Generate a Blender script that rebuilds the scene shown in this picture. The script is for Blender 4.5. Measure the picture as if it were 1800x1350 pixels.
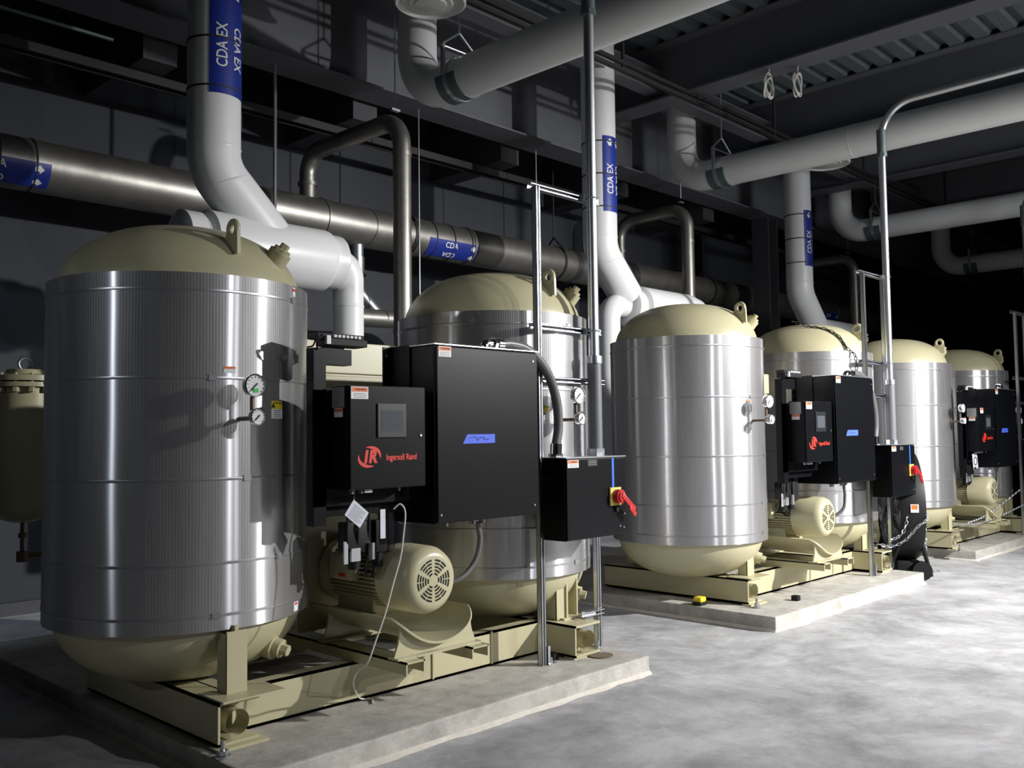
import bpy, bmesh, math, random
from mathutils import Vector, Matrix, noise
random.seed(7)
PI = math.pi
for o in list(bpy.data.objects):
    bpy.data.objects.remove(o, do_unlink=True)
S = bpy.context.scene
COL = S.collection

# ------------------------------------------------------------------ camera
F_PX, YAW, PITCH, ROLL, EYE = 1635.4, .769, .055, -.0127, 1.6
fw = Vector((math.cos(PITCH)*math.cos(YAW), math.cos(PITCH)*math.sin(YAW), math.sin(PITCH)))
rt = fw.cross(Vector((0, 0, 1))).normalized(); up = rt.cross(fw)
r2 = math.cos(ROLL)*rt + math.sin(ROLL)*up; u2 = -math.sin(ROLL)*rt + math.cos(ROLL)*up
cam = bpy.data.objects.new('camera', bpy.data.cameras.new('camera')); COL.objects.link(cam)
cam.matrix_world = Matrix(((r2.x, u2.x, -fw.x, 0), (r2.y, u2.y, -fw.y, 0), (r2.z, u2.z, -fw.z, EYE), (0, 0, 0, 1)))
cam.data.sensor_width = 36; cam.data.lens = 36*F_PX/1800; cam.data.clip_end = 200
S.camera = cam

# ------------------------------------------------------------------ world, lights, exposure
w = bpy.data.worlds.new('world'); S.world = w; w.use_nodes = True
w.node_tree.nodes['Background'].inputs[0].default_value = (.75, .85, 1, 1)
w.node_tree.nodes['Background'].inputs[1].default_value = .085
S.view_settings.view_transform = 'Standard'; S.view_settings.look = 'None'
S.view_settings.gamma = 1; S.view_settings.use_curve_mapping = False
S.view_settings.exposure = 0.18

def spot(name, loc, aim, power, ang=120, blend=.8, rad=.12, col=(1, 1, 1)):
    l = bpy.data.lights.new(name, 'SPOT'); l.energy = power; l.spot_size = math.radians(ang); l.spot_blend = blend
    l.shadow_soft_size = rad; l.color = col
    o = bpy.data.objects.new(name, l); COL.objects.link(o); o.location = loc
    o.rotation_euler = (Vector(aim)-Vector(loc)).to_track_quat('-Z', 'Y').to_euler()
    return o
spot('aisle_lamp_key', (10.0, -2.3, 4.3), (8.3, 3.6, .3), 4500, 100, 1, .09, (1, .985, .96))
spot('added_spill_fill', (11.6, -1.4, 4.2), (11.2, 3.4, 3.4), 600, 110, 1, .9, (.97, .98, 1))  # added soft fill imitating the key lamp's wide upward spill, no separate fixture
spot('aisle_lamp_near', (4.6, -3.2, 4.3), (4.4, 4.6, .6), 330, 70, 1, .06, (.93, .96, 1))
spot('aisle_lamp_mid', (6.3, -5.2, 4.4), (6.5, 4.6, .8), 380, 66, 1, .06, (1, 1, 1))
spot('aisle_lamp_far', (14.5, -1.5, 4.4), (12.2, 4.0, .5), 330, 80, 1, .12, (1, .98, .95))
spot('side_lamp_left', (-4.6, 4.1, 4.0), (4, 4.9, 1.7), 150, 34, .9, .06, (.85, .92, 1))
spot('wall_bay_lamp', (-1.0, 6.1, 5.4), (1.2, 9.38, 1.9), 200, 60, .6, .08, (.7, .82, 1))

# ------------------------------------------------------------------ materials
def mat(name, col, rough=.5, metal=0., noise_amt=0., noise_scale=8., bump=0., bump_scale=60., coat=0., spec=None):
    m = bpy.data.materials.new(name); m.use_nodes = True
    nt = m.node_tree; b = nt.nodes['Principled BSDF']
    b.inputs['Base Color'].default_value = (*col, 1); b.inputs['Roughness'].default_value = rough
    b.inputs['Metallic'].default_value = metal
    if coat: b.inputs['Coat Weight'].default_value = coat
    if spec is not None: b.inputs['Specular IOR Level'].default_value = spec
    tc = nt.nodes.new('ShaderNodeTexCoord')
    if noise_amt:
        n = nt.nodes.new('ShaderNodeTexNoise'); n.inputs['Scale'].default_value = noise_scale; n.inputs['Detail'].default_value = 6
        nt.links.new(tc.outputs['Object'], n.inputs['Vector'])
        mr = nt.nodes.new('ShaderNodeMapRange'); mr.inputs[3].default_value = 1-noise_amt; mr.inputs[4].default_value = 1+noise_amt
        nt.links.new(n.outputs['Fac'], mr.inputs[0])
        vm = nt.nodes.new('ShaderNodeVectorMath'); vm.operation = 'SCALE'; vm.inputs[0].default_value = col
        nt.links.new(mr.outputs[0], vm.inputs['Scale']); nt.links.new(vm.outputs[0], b.inputs['Base Color'])
    if bump:
        n2 = nt.nodes.new('ShaderNodeTexNoise'); n2.inputs['Scale'].default_value = bump_scale; n2.inputs['Detail'].default_value = 4
        nt.links.new(tc.outputs['Object'], n2.inputs['Vector'])
        bp = nt.nodes.new('ShaderNodeBump'); bp.inputs['Strength'].default_value = bump; bp.inputs['Distance'].default_value = .01
        nt.links.new(n2.outputs['Fac'], bp.inputs['Height']); nt.links.new(bp.outputs[0], b.inputs['Normal'])
    return m

M = {}
M['cream'] = mat('cream_enamel', (.50, .465, .30), .34, 0, .06, 3, .04, 220)
M['white'] = mat('white_jacketing', (.74, .75, .76), .38, 0, .04, 2, .03, 40)
M['black'] = mat('black_powder_coat', (.0035, .004, .0055), .34, 0, .1, 30, .02, 500, spec=.2)
M['rubber'] = mat('black_rubber', (.007, .007, .008), .55, 0, .1, 20, spec=.3)
M['grille'] = mat('dark_opening', (.01, .01, .008), .9)
M['galv'] = mat('galvanised_steel', (.55, .57, .60), .33, .9, .15, 25, .03, 60)
M['chrome'] = mat('chrome', (.8, .8, .82), .15, 1.)
M['band'] = mat('steel_banding', (.46, .46, .48), .3, .75, .1, 12)
M['stain'] = mat('stainless_pipe', (.30, .29, .27), .42, .85, .35, 5, .06, 14)
M['dgalv'] = mat('weathered_galvanised', (.13, .17, .17), .5, .5, .2, 12)
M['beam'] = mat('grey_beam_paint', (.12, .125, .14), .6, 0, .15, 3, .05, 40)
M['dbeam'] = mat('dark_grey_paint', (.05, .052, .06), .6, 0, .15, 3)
M['blackp'] = mat('black_iron', (.012, .012, .013), .6)
M['hose'] = mat('grey_flexible_conduit', (.12, .12, .125), .38, 0)
M['pvc'] = mat('grey_plastic_conduit', (.16, .165, .18), .45)
M['blue'] = mat('blue_label', (.012, .03, .27), .4)
M['tape'] = mat('blue_masking_tape', (.06, .13, .75), .6)
M['stripe'] = mat('blue_stripe', (.02, .15, .75), .5)
M['ink'] = mat('dark_ink', (.02, .02, .03), .6)
M['wht'] = mat('white_print', (.8, .8, .82), .5)
M['orange'] = mat('orange_print', (.75, .17, .03), .5)
M['yellow'] = mat('yellow_paint', (.78, .62, .03), .45)
M['switchy'] = mat('yellow_plate', (.62, .55, .12), .5)
M['red'] = mat('red_plastic', (.50, .02, .025), .35)
M['redp'] = mat('red_print', (.72, .035, .015), .5)
M['plate'] = mat('grey_nameplate', (.30, .30, .31), .4, .3)
M['screen'] = mat('grey_screen_glass', (.085, .095, .11), .2)
M['bezel'] = mat('bezel_plastic', (.012, .013, .016), .4)
M['green'] = mat('green_sticker', (.05, .6, .12), .5)
M['brass'] = mat('brass_fitting', (.20, .15, .11), .4, .6)
M['paper'] = mat('white_paper', (.62, .63, .72), .7, 0, .08, 60)
M['tube'] = mat('white_tubing', (.68, .66, .62), .5)
M['lampw'] = mat('white_lamp_enamel', (.75, .75, .72), .4)
M['lens'] = mat('frosted_lens', (.6, .6, .58), .35, 0, .3, 9)
M['rust'] = mat('rusty_brown', (.17, .13, .09), .7, 0, .2, 30)
M['cloth'] = mat('cloth', (.5, .5, .5), .9)

ANI, AROT = .75, .0
def jacket_mat(name, base, rough, flute):
    m = bpy.data.materials.new(name); m.use_nodes = True; nt = m.node_tree; N = nt.nodes; L = nt.links
    b = N['Principled BSDF']; b.inputs['Metallic'].default_value = 1; b.inputs['Roughness'].default_value = rough
    b.inputs['Metallic'].default_value = .6
    gl = N.new('ShaderNodeBsdfAnisotropic'); gl.inputs['Roughness'].default_value = .3; gl.inputs['Anisotropy'].default_value = ANI; gl.inputs['Rotation'].default_value = AROT; gl.inputs['Color'].default_value = (.72, .72, .75, 1)
    ms = N.new('ShaderNodeMixShader'); ms.inputs[0].default_value = .5; out = N['Material Output']; L.new(b.outputs[0], ms.inputs[1]); L.new(gl.outputs[0], ms.inputs[2]); L.new(ms.outputs[0], out.inputs[0])
    tg = N.new('ShaderNodeTangent'); tg.direction_type = 'RADIAL'; tg.axis = 'Z'; L.new(tg.outputs[0], gl.inputs['Tangent'])
    tc = N.new('ShaderNodeTexCoord'); sp = N.new('ShaderNodeSeparateXYZ'); L.new(tc.outputs['Object'], sp.inputs[0])
    at = N.new('ShaderNodeMath'); at.operation = 'ARCTAN2'; L.new(sp.outputs[1], at.inputs[0]); L.new(sp.outputs[0], at.inputs[1])
    cb = N.new('ShaderNodeCombineXYZ')
    mu = N.new('ShaderNodeMath'); mu.operation = 'MULTIPLY'; mu.inputs[1].default_value = 1.; L.new(at.outputs[0], mu.inputs[0])
    L.new(mu.outputs[0], cb.inputs[0]); 
    sz = N.new('ShaderNodeMath'); sz.operation = 'MULTIPLY'; sz.inputs[1].default_value = .10; L.new(sp.outputs[2], sz.inputs[0]); L.new(sz.outputs[0], cb.inputs[2])
    # streaky tone
    n1 = N.new('ShaderNodeTexNoise'); n1.inputs['Scale'].default_value = 14; n1.inputs['Detail'].default_value = 8; n1.inputs['Roughness'].default_value = .7
    L.new(cb.outputs[0], n1.inputs['Vector'])
    mr = N.new('ShaderNodeMapRange'); mr.inputs[1].default_value = .3; mr.inputs[2].default_value = .7; mr.inputs[3].default_value = .82; mr.inputs[4].default_value = 1.1
    L.new(n1.outputs['Fac'], mr.inputs[0])
    vm = N.new('ShaderNodeVectorMath'); vm.operation = 'SCALE'; vm.inputs[0].default_value = base; L.new(mr.outputs[0], vm.inputs['Scale'])
    L.new(vm.outputs[0], b.inputs['Base Color'])
    # flutes + dents
    fl = N.new('ShaderNodeMath'); fl.operation = 'MULTIPLY'; fl.inputs[1].default_value = 280; L.new(at.outputs[0], fl.inputs[0])
    sn = N.new('ShaderNodeMath'); sn.operation = 'SINE'; L.new(fl.outputs[0], sn.inputs[0])
    n2 = N.new('ShaderNodeTexNoise'); n2.inputs['Scale'].default_value = 1.1; n2.inputs['Detail'].default_value = 1; L.new(tc.outputs['Object'], n2.inputs['Vector'])
    b1 = N.new('ShaderNodeBump'); b1.inputs['Strength'].default_value = .35; b1.inputs['Distance'].default_value = .035; L.new(n2.outputs['Fac'], b1.inputs['Height'])
    b2 = N.new('ShaderNodeBump'); b2.inputs['Strength'].default_value = flute; b2.inputs['Distance'].default_value = .0006; L.new(sn.outputs[0], b2.inputs['Height']); L.new(b1.outputs[0], b2.inputs['Normal'])
    L.new(b2.outputs[0], b.inputs['Normal']); L.new(b1.outputs[0], gl.inputs['Normal'])
    return m
M['jacket'] = jacket_mat('fluted_aluminium_jacket', (.44, .435, .44), .5, .3)

def concrete(name, c1, c2, scale, rough, bump):
    m = bpy.data.materials.new(name); m.use_nodes = True; nt = m.node_tree; N = nt.nodes; L = nt.links
    b = N['Principled BSDF']; tc = N.new('ShaderNodeTexCoord')
    n1 = N.new('ShaderNodeTexNoise'); n1.inputs['Scale'].default_value = scale; n1.inputs['Detail'].default_value = 10; n1.inputs['Roughness'].default_value = .72
    n1.inputs['Distortion'].default_value = .3
    n2 = N.new('ShaderNodeTexNoise'); n2.inputs['Scale'].default_value = scale*22; n2.inputs['Detail'].default_value = 8; n2.inputs['Roughness'].default_value = .8
    n3 = N.new('ShaderNodeTexNoise'); n3.inputs['Scale'].default_value = scale*2.6; n3.inputs['Detail'].default_value = 12; n3.inputs['Roughness'].default_value = .7; n3.inputs['Distortion'].default_value = .5
    for n in (n1, n2, n3): L.new(tc.outputs['Object'], n.inputs['Vector'])
    r = N.new('ShaderNodeValToRGB'); r.color_ramp.elements[0].position = .36; r.color_ramp.elements[1].position = .62
    r.color_ramp.elements[0].color = (*c1, 1); r.color_ramp.elements[1].color = (*c2, 1)
    L.new(n1.outputs['Fac'], r.inputs[0])
    mx = N.new('ShaderNodeMix'); mx.data_type = 'RGBA'; mx.blend_type = 'MULTIPLY'; mx.inputs[0].default_value = .55
    r2_ = N.new('ShaderNodeValToRGB'); r2_.color_ramp.elements[0].position = .33; r2_.color_ramp.elements[0].color = (.55, .53, .51, 1); r2_.color_ramp.elements[1].position = .55
    L.new(n3.outputs['Fac'], r2_.inputs[0]); L.new(r.outputs[0], mx.inputs[6]); L.new(r2_.outputs[0], mx.inputs[7])
    mx2 = N.new('ShaderNodeMix'); mx2.data_type = 'RGBA'; mx2.blend_type = 'MULTIPLY'; mx2.inputs[0].default_value = .35
    L.new(mx.outputs[2], mx2.inputs[6]); L.new(n2.outputs['Color'], mx2.inputs[7])
    L.new(mx2.outputs[2], b.inputs['Base Color'])
    rr = N.new('ShaderNodeMapRange'); rr.inputs[3].default_value = rough-.15; rr.inputs[4].default_value = rough+.2; L.new(n3.outputs['Fac'], rr.inputs[0]); L.new(rr.outputs[0], b.inputs['Roughness'])
    bp = N.new('ShaderNodeBump'); bp.inputs['Strength'].default_value = bump; bp.inputs['Distance'].default_value = .01
    L.new(n2.outputs['Fac'], bp.inputs['Height']); L.new(bp.outputs[0], b.inputs['Normal'])
    return m
M['floor'] = concrete('polished_grey_concrete', (.36, .365, .385), (.74, .74, .76), 1.1, .55, .2)
M['pad'] = concrete('cast_concrete', (.50, .48, .44), (.72, .69, .64), 3., .8, .4)
M['grout'] = mat('pale_grout', (.62, .58, .52), .9, 0, .2, 20)
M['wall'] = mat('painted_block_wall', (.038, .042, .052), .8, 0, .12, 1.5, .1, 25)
M['deck'] = mat('galvanised_roof_deck', (.12, .14, .155), .6, .2, .25, 5)

# ------------------------------------------------------------------ mesh helpers
class MB:
    def __init__(s): s.bm = bmesh.new()
    def add(s, tmp, mtx=None):
        if mtx is not None: tmp.transform(mtx)
        me = bpy.data.meshes.new('t'); tmp.to_mesh(me); tmp.free(); s.bm.from_mesh(me); bpy.data.meshes.remove(me); return s
    def box(s, x0, x1, y0, y1, z0, z1, bev=0., mtx=None):
        t = bmesh.new(); bmesh.ops.create_cube(t, size=1)
        for v in t.verts: v.co = Vector(((x0+x1)/2+v.co.x*(x1-x0), (y0+y1)/2+v.co.y*(y1-y0), (z0+z1)/2+v.co.z*(z1-z0)))
        if bev: bmesh.ops.bevel(t, geom=list(t.edges), offset=bev, segments=2, affect='EDGES', profile=.6)
        return s.add(t, mtx)
    def cyl(s, p0, p1, r, r2=None, seg=24, cap=True):
        p0 = Vector(p0); p1 = Vector(p1); d = p1-p0; t = bmesh.new()
        bmesh.ops.create_cone(t, cap_ends=cap, segments=seg, radius1=r, radius2=r if r2 is None else r2, depth=d.length)
        q = Vector((0, 0, 1)).rotation_difference(d.normalized()).to_matrix().to_4x4()
        return s.add(t, Matrix.Translation((p0+p1)/2) @ q)
    def tube(s, pts, r, seg=16, cap=True, rfun=None):
        pts = [Vector(p) for p in pts]; n = len(pts); t = bmesh.new(); rings = []
        T = [(pts[min(i+1, n-1)]-pts[max(i-1, 0)]).normalized() for i in range(n)]
        a = T[0].orthogonal().normalized()
        for i in range(n):
            if i: a = (T[i-1].rotation_difference(T[i]) @ a); a = (a-T[i]*a.dot(T[i])).normalized()
            b = T[i].cross(a); rr = rfun(i) if rfun else r
            rings.append([t.verts.new(pts[i]+rr*(math.cos(2*PI*k/seg)*a+math.sin(2*PI*k/seg)*b)) for k in range(seg)])
        for i in range(n-1):
            for k in range(seg):
                t.faces.new((rings[i][k], rings[i][(k+1) % seg], rings[i+1][(k+1) % seg], rings[i+1][k]))
        if cap: t.faces.new(rings[0][::-1]); t.faces.new(rings[-1])
        return s.add(t)
    def lathe(s, prof, mtx=None, seg=64, a0=0, a1=2*PI, close=True):
        t = bmesh.new(); full = abs(a1-a0-2*PI) < 1e-6; n = seg if full else seg+1; rings = []
        for r, z in prof:
            rings.append([t.verts.new((r*math.cos(a0+(a1-a0)*k/seg), r*math.sin(a0+(a1-a0)*k/seg), z)) for k in range(n)])
        for i in range(len(prof)-1):
            for k in range(seg):
                k2 = (k+1) % n
                f = (rings[i][k], rings[i][k2], rings[i+1][k2], rings[i+1][k])
                try: t.faces.new(f)
                except ValueError: pass
        bmesh.ops.remove_doubles(t, verts=list(t.verts), dist=1e-5)
        bmesh.ops.recalc_face_normals(t, faces=list(t.faces))
        return s.add(t, mtx)
    def poly(s, pts, th, mtx=None):
        t = bmesh.new(); vs = [t.verts.new((x, y, 0)) for x, y in pts]; f = t.faces.new(vs)
        if th:
            r = bmesh.ops.extrude_face_region(t, geom=[f])
            for v in r['geom']:
                if isinstance(v, bmesh.types.BMVert): v.co.z += th
        bmesh.ops.recalc_face_normals(t, faces=list(t.faces))
        return s.add(t, mtx)
    def torus(s, c, R, r, mtx=None, seg=32, ms=10, sx=1):
        pts = [Vector((R*math.cos(2*PI*k/seg)*sx, R*math.sin(2*PI*k/seg), 0)) for k in range(seg)]
        t = bmesh.new(); rings = []
        for k, p in enumerate(pts):
            tn = (pts[(k+1) % seg]-pts[k-1]).normalized(); nrm = tn.cross(Vector((0, 0, 1)))
            rings.append([t.verts.new(p+r*(math.cos(2*PI*j/ms)*nrm+math.sin(2*PI*j/ms)*Vector((0, 0, 1)))) for j in range(ms)])
        for k in range(seg):
            for j in range(ms):
                t.faces.new((rings[k][j], rings[(k+1) % seg][j], rings[(k+1) % seg][(j+1) % ms], rings[k][(j+1) % ms]))
        bmesh.ops.recalc_face_normals(t, faces=list(t.faces))
        return s.add(t, Matrix.Translation(c) @ (mtx or Matrix()))
    def sphere(s, c, r, sc=(1, 1, 1), seg=20):
        t = bmesh.new(); bmesh.ops.create_uvsphere(t, u_segments=seg, v_segments=seg//2, radius=r)
        return s.add(t, Matrix.Translation(c) @ Matrix.Diagonal((*sc, 1)))
    def build(s, name, m, parent=None, smooth=True, origin=None, off=(0, 0, 0)):
        if parent is not None and name in SPLIT:
            todo = set(s.bm.verts); isl = []
            while todo:
                st = [todo.pop()]; cur = set(st)
                while st:
                    v = st.pop()
                    for ed in v.link_edges:
                        o_ = ed.other_vert(v)
                        if o_ not in cur: cur.add(o_); st.append(o_)
                todo -= cur
                lo = [min(v.co[i] for v in cur)-.004 for i in range(3)]; hi = [max(v.co[i] for v in cur)+.004 for i in range(3)]
                isl.append([cur, lo, hi])
            go = True
            while go:
                go = False
                for a in range(len(isl)):
                    for b in range(a+1, len(isl)):
                        A, B = isl[a], isl[b]
                        if all(A[1][i] <= B[2][i] and B[1][i] <= A[2][i] for i in range(3)):
                            isl[a] = [A[0] | B[0], [min(p, q) for p, q in zip(A[1], B[1])], [max(p, q) for p, q in zip(A[2], B[2])]]
                            isl.pop(b); go = True; break
                    if go: break
            if len(isl) > 1:
                outs = []; s.bm.verts.index_update()
                groups = [set(v.index for v in g[0]) for g in isl]
                for g in groups:
                    n_ = MB(); n_.bm.free(); n_.bm = s.bm.copy(); n_.bm.verts.index_update(); n_.bm.verts.ensure_lookup_table()
                    bmesh.ops.delete(n_.bm, geom=[v for v in n_.bm.verts if v.index not in g], context='VERTS')
                    outs.append(n_._build(name, m, parent, smooth, origin, off))
                s.bm.free(); return outs[0]
        return s._build(name, m, parent, smooth, origin, off)
    def _build(s, name, m, parent=None, smooth=True, origin=None, off=(0, 0, 0)):
        off = Vector(off); s.bm.transform(Matrix.Translation(off))
        if parent is not None: org = WL[parent.name]
        elif origin is not None: org = Vector(origin)
        else:
            xs = [v.co for v in s.bm.verts]
            lo = Vector([min(c[i] for c in xs) for i in range(3)]); hi = Vector([max(c[i] for c in xs) for i in range(3)])
            org = Vector(((lo.x+hi.x)/2, (lo.y+hi.y)/2, lo.z))
        s.bm.transform(Matrix.Translation(-org))
        me = bpy.data.meshes.new(name); s.bm.to_mesh(me); s.bm.free()
        me.materials.append(M[m] if isinstance(m, str) else m)
        if smooth:
            for p in me.polygons: p.use_smooth = True
            try: me.set_sharp_from_angle(angle=math.radians(38))
            except Exception: pass
        o = bpy.data.objects.new(name, me); COL.objects.link(o)
        if parent is None: o.location = org
        else: o.parent = parent
        WL[o.name] = Vector(org)
        return o
WL = {}
SPLIT = {'lifting_eye_tube', 'fitting', 'strap', 'coupling', 'cable_gland', 'bolt', 'door_latch', 'pipe_clamp', 'flange', 'seam', 'joint_strip', 'foot_plate', 'steel_fitting', 'air_fitting', 'connector', 'side_bracket', 'foot_bracket', 'valve_body', 'cable', 'stand', 'flange_ring', 'hanger', 'clevis_hanger', 'embossed_plate', 'drop_pipe'}
def tag(o, label=None, cat=None, group=None, kind=None):
    if label: o['label'] = label
    if cat: o['category'] = cat
    if group: o['group'] = group
    if kind: o['kind'] = kind
    return o
def empty(name, loc, label, cat, group=None):
    o = bpy.data.objects.new(name, None); COL.objects.link(o); o.location = loc; o.empty_display_size = .1
    WL[o.name] = Vector(loc); return tag(o, label, cat, group)

def bend(pts, rad, n=8):
    """round the corners of a polyline"""
    P = [Vector(p) for p in pts]; out = [P[0]]
    for i in range(1, len(P)-1):
        a = (P[i-1]-P[i]).normalized(); b = (P[i+1]-P[i]).normalized(); th = a.angle(b)
        d = min(rad/math.tan(th/2), (P[i-1]-P[i]).length*.49, (P[i+1]-P[i]).length*.49); R = d*math.tan(th/2)
        c = P[i]+(a+b).normalized()*(R/math.sin(th/2)); v0 = P[i]+a*d-c; v1 = P[i]+b*d-c
        ang = v0.angle(v1); ax = v0.cross(v1).normalized()
        for k in range(n+1): out.append(c+Matrix.Rotation(ang*k/n, 3, ax) @ v0)
    out.append(P[-1]); return out
def smoothpath(pts, n=10):
    P = [Vector(p) for p in pts]; P = [2*P[0]-P[1]]+P+[2*P[-1]-P[-2]]; out = []
    for i in range(1, len(P)-2):
        for k in range(n):
            t = k/n; out.append(.5*((2*P[i])+(-P[i-1]+P[i+1])*t+(2*P[i-1]-5*P[i]+4*P[i+1]-P[i+2])*t*t+(-P[i-1]+3*P[i]-3*P[i+1]+P[i+2])*t**3))
    out.append(P[-2]); return out

def text_mesh(txt, size, shear=0., bold=.0, sub=0):
    c = bpy.data.curves.new('txt', 'FONT'); c.body = txt; c.size = size; c.shear = shear; c.offset = bold*size
    c.space_character = 1.22 if txt == 'IR' else 1
    c.align_x = 'CENTER'; c.align_y = 'CENTER'; c.resolution_u = 3; c.fill_mode = 'FRONT'
    o = bpy.data.objects.new('txt', c); COL.objects.link(o); bpy.context.view_layer.update()
    me = bpy.data.meshes.new_from_object(o.evaluated_get(bpy.context.evaluated_depsgraph_get()))
    bpy.data.objects.remove(o); bpy.data.curves.remove(c)
    t = bmesh.new(); t.from_mesh(me); bpy.data.meshes.remove(me)
    bmesh.ops.triangulate(t, faces=list(t.faces))
    if sub: bmesh.ops.subdivide_edges(t, edges=[e for e in t.edges if e.calc_length() > sub], cuts=2)
    return t
def flat_text(mb, txt, size, x, y, z, shear=0., bold=0., sx=1.):
    """on a face looking towards -Y: text x -> X, text y -> Z"""
    t = text_mesh(txt, size, shear, bold)
    mb.add(t, Matrix.Translation((x, y, z)) @ Matrix.Rotation(PI/2, 4, 'X') @ Matrix.Diagonal((sx, 1, 1, 1)))
def wrap_v(mb, t, c, R, az, z, mode):
    """wrap 2D mesh on a vertical pipe. mode +1 reads upward, -1 reads downward, 0 upright"""
    for v in t.verts:
        gx, gy = v.co.x, v.co.y
        if mode == 1: u, h = -gy, gx
        elif mode == -1: u, h = gy, -gx
        else: u, h = gx, gy
        a = az+u/R; v.co = Vector((c[0]+R*math.cos(a), c[1]+R*math.sin(a), z+h))
    mb.add(t)
def wrap_h(mb, t, x, y, z, R, ang, flip=1):
    """wrap on a pipe along X. ang measured from -Y towards up"""
    for v in t.verts:
        gx, gy = v.co.x*flip, v.co.y*flip
        a = ang+gy/R; v.co = Vector((x+gx, y-R*math.cos(a), z+R*math.sin(a)))
    mb.add(t)
def grid2d(w_, h_, nx, ny):
    t = bmesh.new(); V = [[t.verts.new((-w_/2+w_*i/nx, -h_/2+h_*j/ny, 0)) for i in range(nx+1)] for j in range(ny+1)]
    for j in range(ny):
        for i in range(nx): t.faces.new((V[j][i], V[j][i+1], V[j+1][i+1], V[j+1][i]))
    return t
def arrow2d(s):
    t = bmesh.new(); P = [(-.5, -.22), (0, -.22), (0, -.5), (.5, 0), (0, .5), (0, .22), (-.5, .22)]
    t.faces.new([t.verts.new((x*s, y*s, 0)) for x, y in P]); bmesh.ops.triangulate(t, faces=list(t.faces)); return t

# ================================================================== SETTING
f = MB().box(-7, 34, -7, 9.38, -.1, 0).build('floor', 'floor', smooth=False); tag(f, kind='structure')
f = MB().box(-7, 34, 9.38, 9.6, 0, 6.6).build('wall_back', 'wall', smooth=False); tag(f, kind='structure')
f = MB().box(-7, 34, -7.2, -7, 0, 6.6).build('wall_front', 'wall', smooth=False); tag(f, kind='structure')
f = MB().box(-7.2, -7, -7, 9.4, 0, 6.6).build('wall_left', 'wall', smooth=False); tag(f, kind='structure')
f = MB().box(34, 34.2, -7, 9.4, 0, 6.6).build('wall_right', 'wall', smooth=False); tag(f, kind='structure')
f = MB().box(-7, 34, 9.33, 9.38, 0, .12).build('baseboard_back', 'dbeam', smooth=False); tag(f, kind='structure')
# fluted roof deck: ribs run along X
mb = MB(); t = bmesh.new(); prof = []
y = -7.
while y < 9.4:
    prof += [(y, 6.40), (y+.16, 6.40), (y+.19, 6.475), (y+.27, 6.475)]; y += .30
vs = [[t.verts.new((x, yy, zz)) for yy, zz in prof] for x in (-7, 34)]
for i in range(len(prof)-1): t.faces.new((vs[0][i], vs[0][i+1], vs[1][i+1], vs[1][i]))
mb.add(t); f = mb.build('ceiling', 'deck', smooth=False); tag(f, kind='structure')

def ibeam(name, axis, a0, a1, c, zb, zt, fwid, m, label):
    """I section along axis between a0 and a1, centred at c"""
    mb = MB(); tf = .02
    for (w0, w1, z0, z1) in ((-fwid/2, fwid/2, zb, zb+tf), (-.008, .008, zb+tf, zt-tf), (-fwid/2, fwid/2, zt-tf, zt)):
        if axis == 'X': mb.box(a0, a1, c+w0, c+w1, z0, z1)
        else: mb.box(c+w0, c+w1, a0, a1, z0, z1)
    return tag(mb.build(name, m, smooth=False), label, 'beam')
ibeam('steel_girder', 'X', -6.98, 33.98, 7.72, 5.2, 6.39, .42, 'beam', 'deep grey steel girder running the whole room length above the wall pipes')
BL = ['wide grey steel roof beam crossing above the nearest white ceiling pipes', 'grey steel roof beam directly above the second white ceiling pipe from the left',
      'grey steel roof beam between the second and third white ceiling pipes', 'far grey steel roof beam beyond the third white ceiling pipe']
for i, x in enumerate((9.55, 12.25, 15.1, 18.0)):
    ibeam('roof_beam', 'Y', -6.98, 7.50, x, 5.7, 6.4, .36, 'beam', BL[i])
ibeam('roof_purlin', 'X', 2.5, 34, 6.62, 5.82, 6.1, .2, 'beam', 'slim grey steel purlin running lengthwise above the white elbows')
# twin black strut with hanger rods
mb = MB(); mb.box(3, 34, 5.90, 5.95, 5.48, 5.52); mb.box(3, 34, 5.90, 5.95, 5.56, 5.60)
o = mb.build('strut_channel', 'blackp', smooth=False); tag(o, 'black twin strut channel hung lengthwise below the roof beams', 'strut')
for x in (7.9, 11.2, 14.0, 17.5):
    MB().cyl((x, 5.925, 5.5), (x, 5.925, 6.42), .02, seg=8).build('hanger_rod', 'blackp', o)
# column
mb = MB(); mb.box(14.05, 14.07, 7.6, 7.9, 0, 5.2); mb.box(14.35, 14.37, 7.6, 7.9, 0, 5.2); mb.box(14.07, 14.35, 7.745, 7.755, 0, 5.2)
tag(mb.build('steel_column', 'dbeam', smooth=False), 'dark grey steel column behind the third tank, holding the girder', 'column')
# stub beams to the wall
ST = ['dark stub beam between girder and wall, left of the first labelled riser', 'dark stub beam to the wall, just right of the first labelled riser',
      'dark stub beam to the wall, left of the thin framed conduits', 'dark stub beam to the wall, behind the second labelled riser', 'small far dark stub beam to the wall, right of the second labelled riser']
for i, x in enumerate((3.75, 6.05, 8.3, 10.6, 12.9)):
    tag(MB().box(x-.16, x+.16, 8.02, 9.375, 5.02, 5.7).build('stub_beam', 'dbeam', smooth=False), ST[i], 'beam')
# ladder cable tray on the wall
mb = MB(); mb.box(-6, 30, 8.30, 8.33, 4.92, 5.0); mb.box(-6, 30, 8.42, 8.45, 4.92, 5.0)
x = -6
while x < 30: mb.box(x, x+.03, 8.32, 8.44, 4.94, 4.96); x += .45
tag(mb.build('cable_tray', 'blackp', smooth=False), 'black ladder cable tray running along the upper back wall', 'cable tray')
tag(MB().cyl((-6, 7.975, 5.08), (3.3, 7.975, 5.08), .018, seg=10).build('small_pipe', 'dgalv'), 'thin bare pipe running high along the wall above the cable tray', 'pipe')

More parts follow.
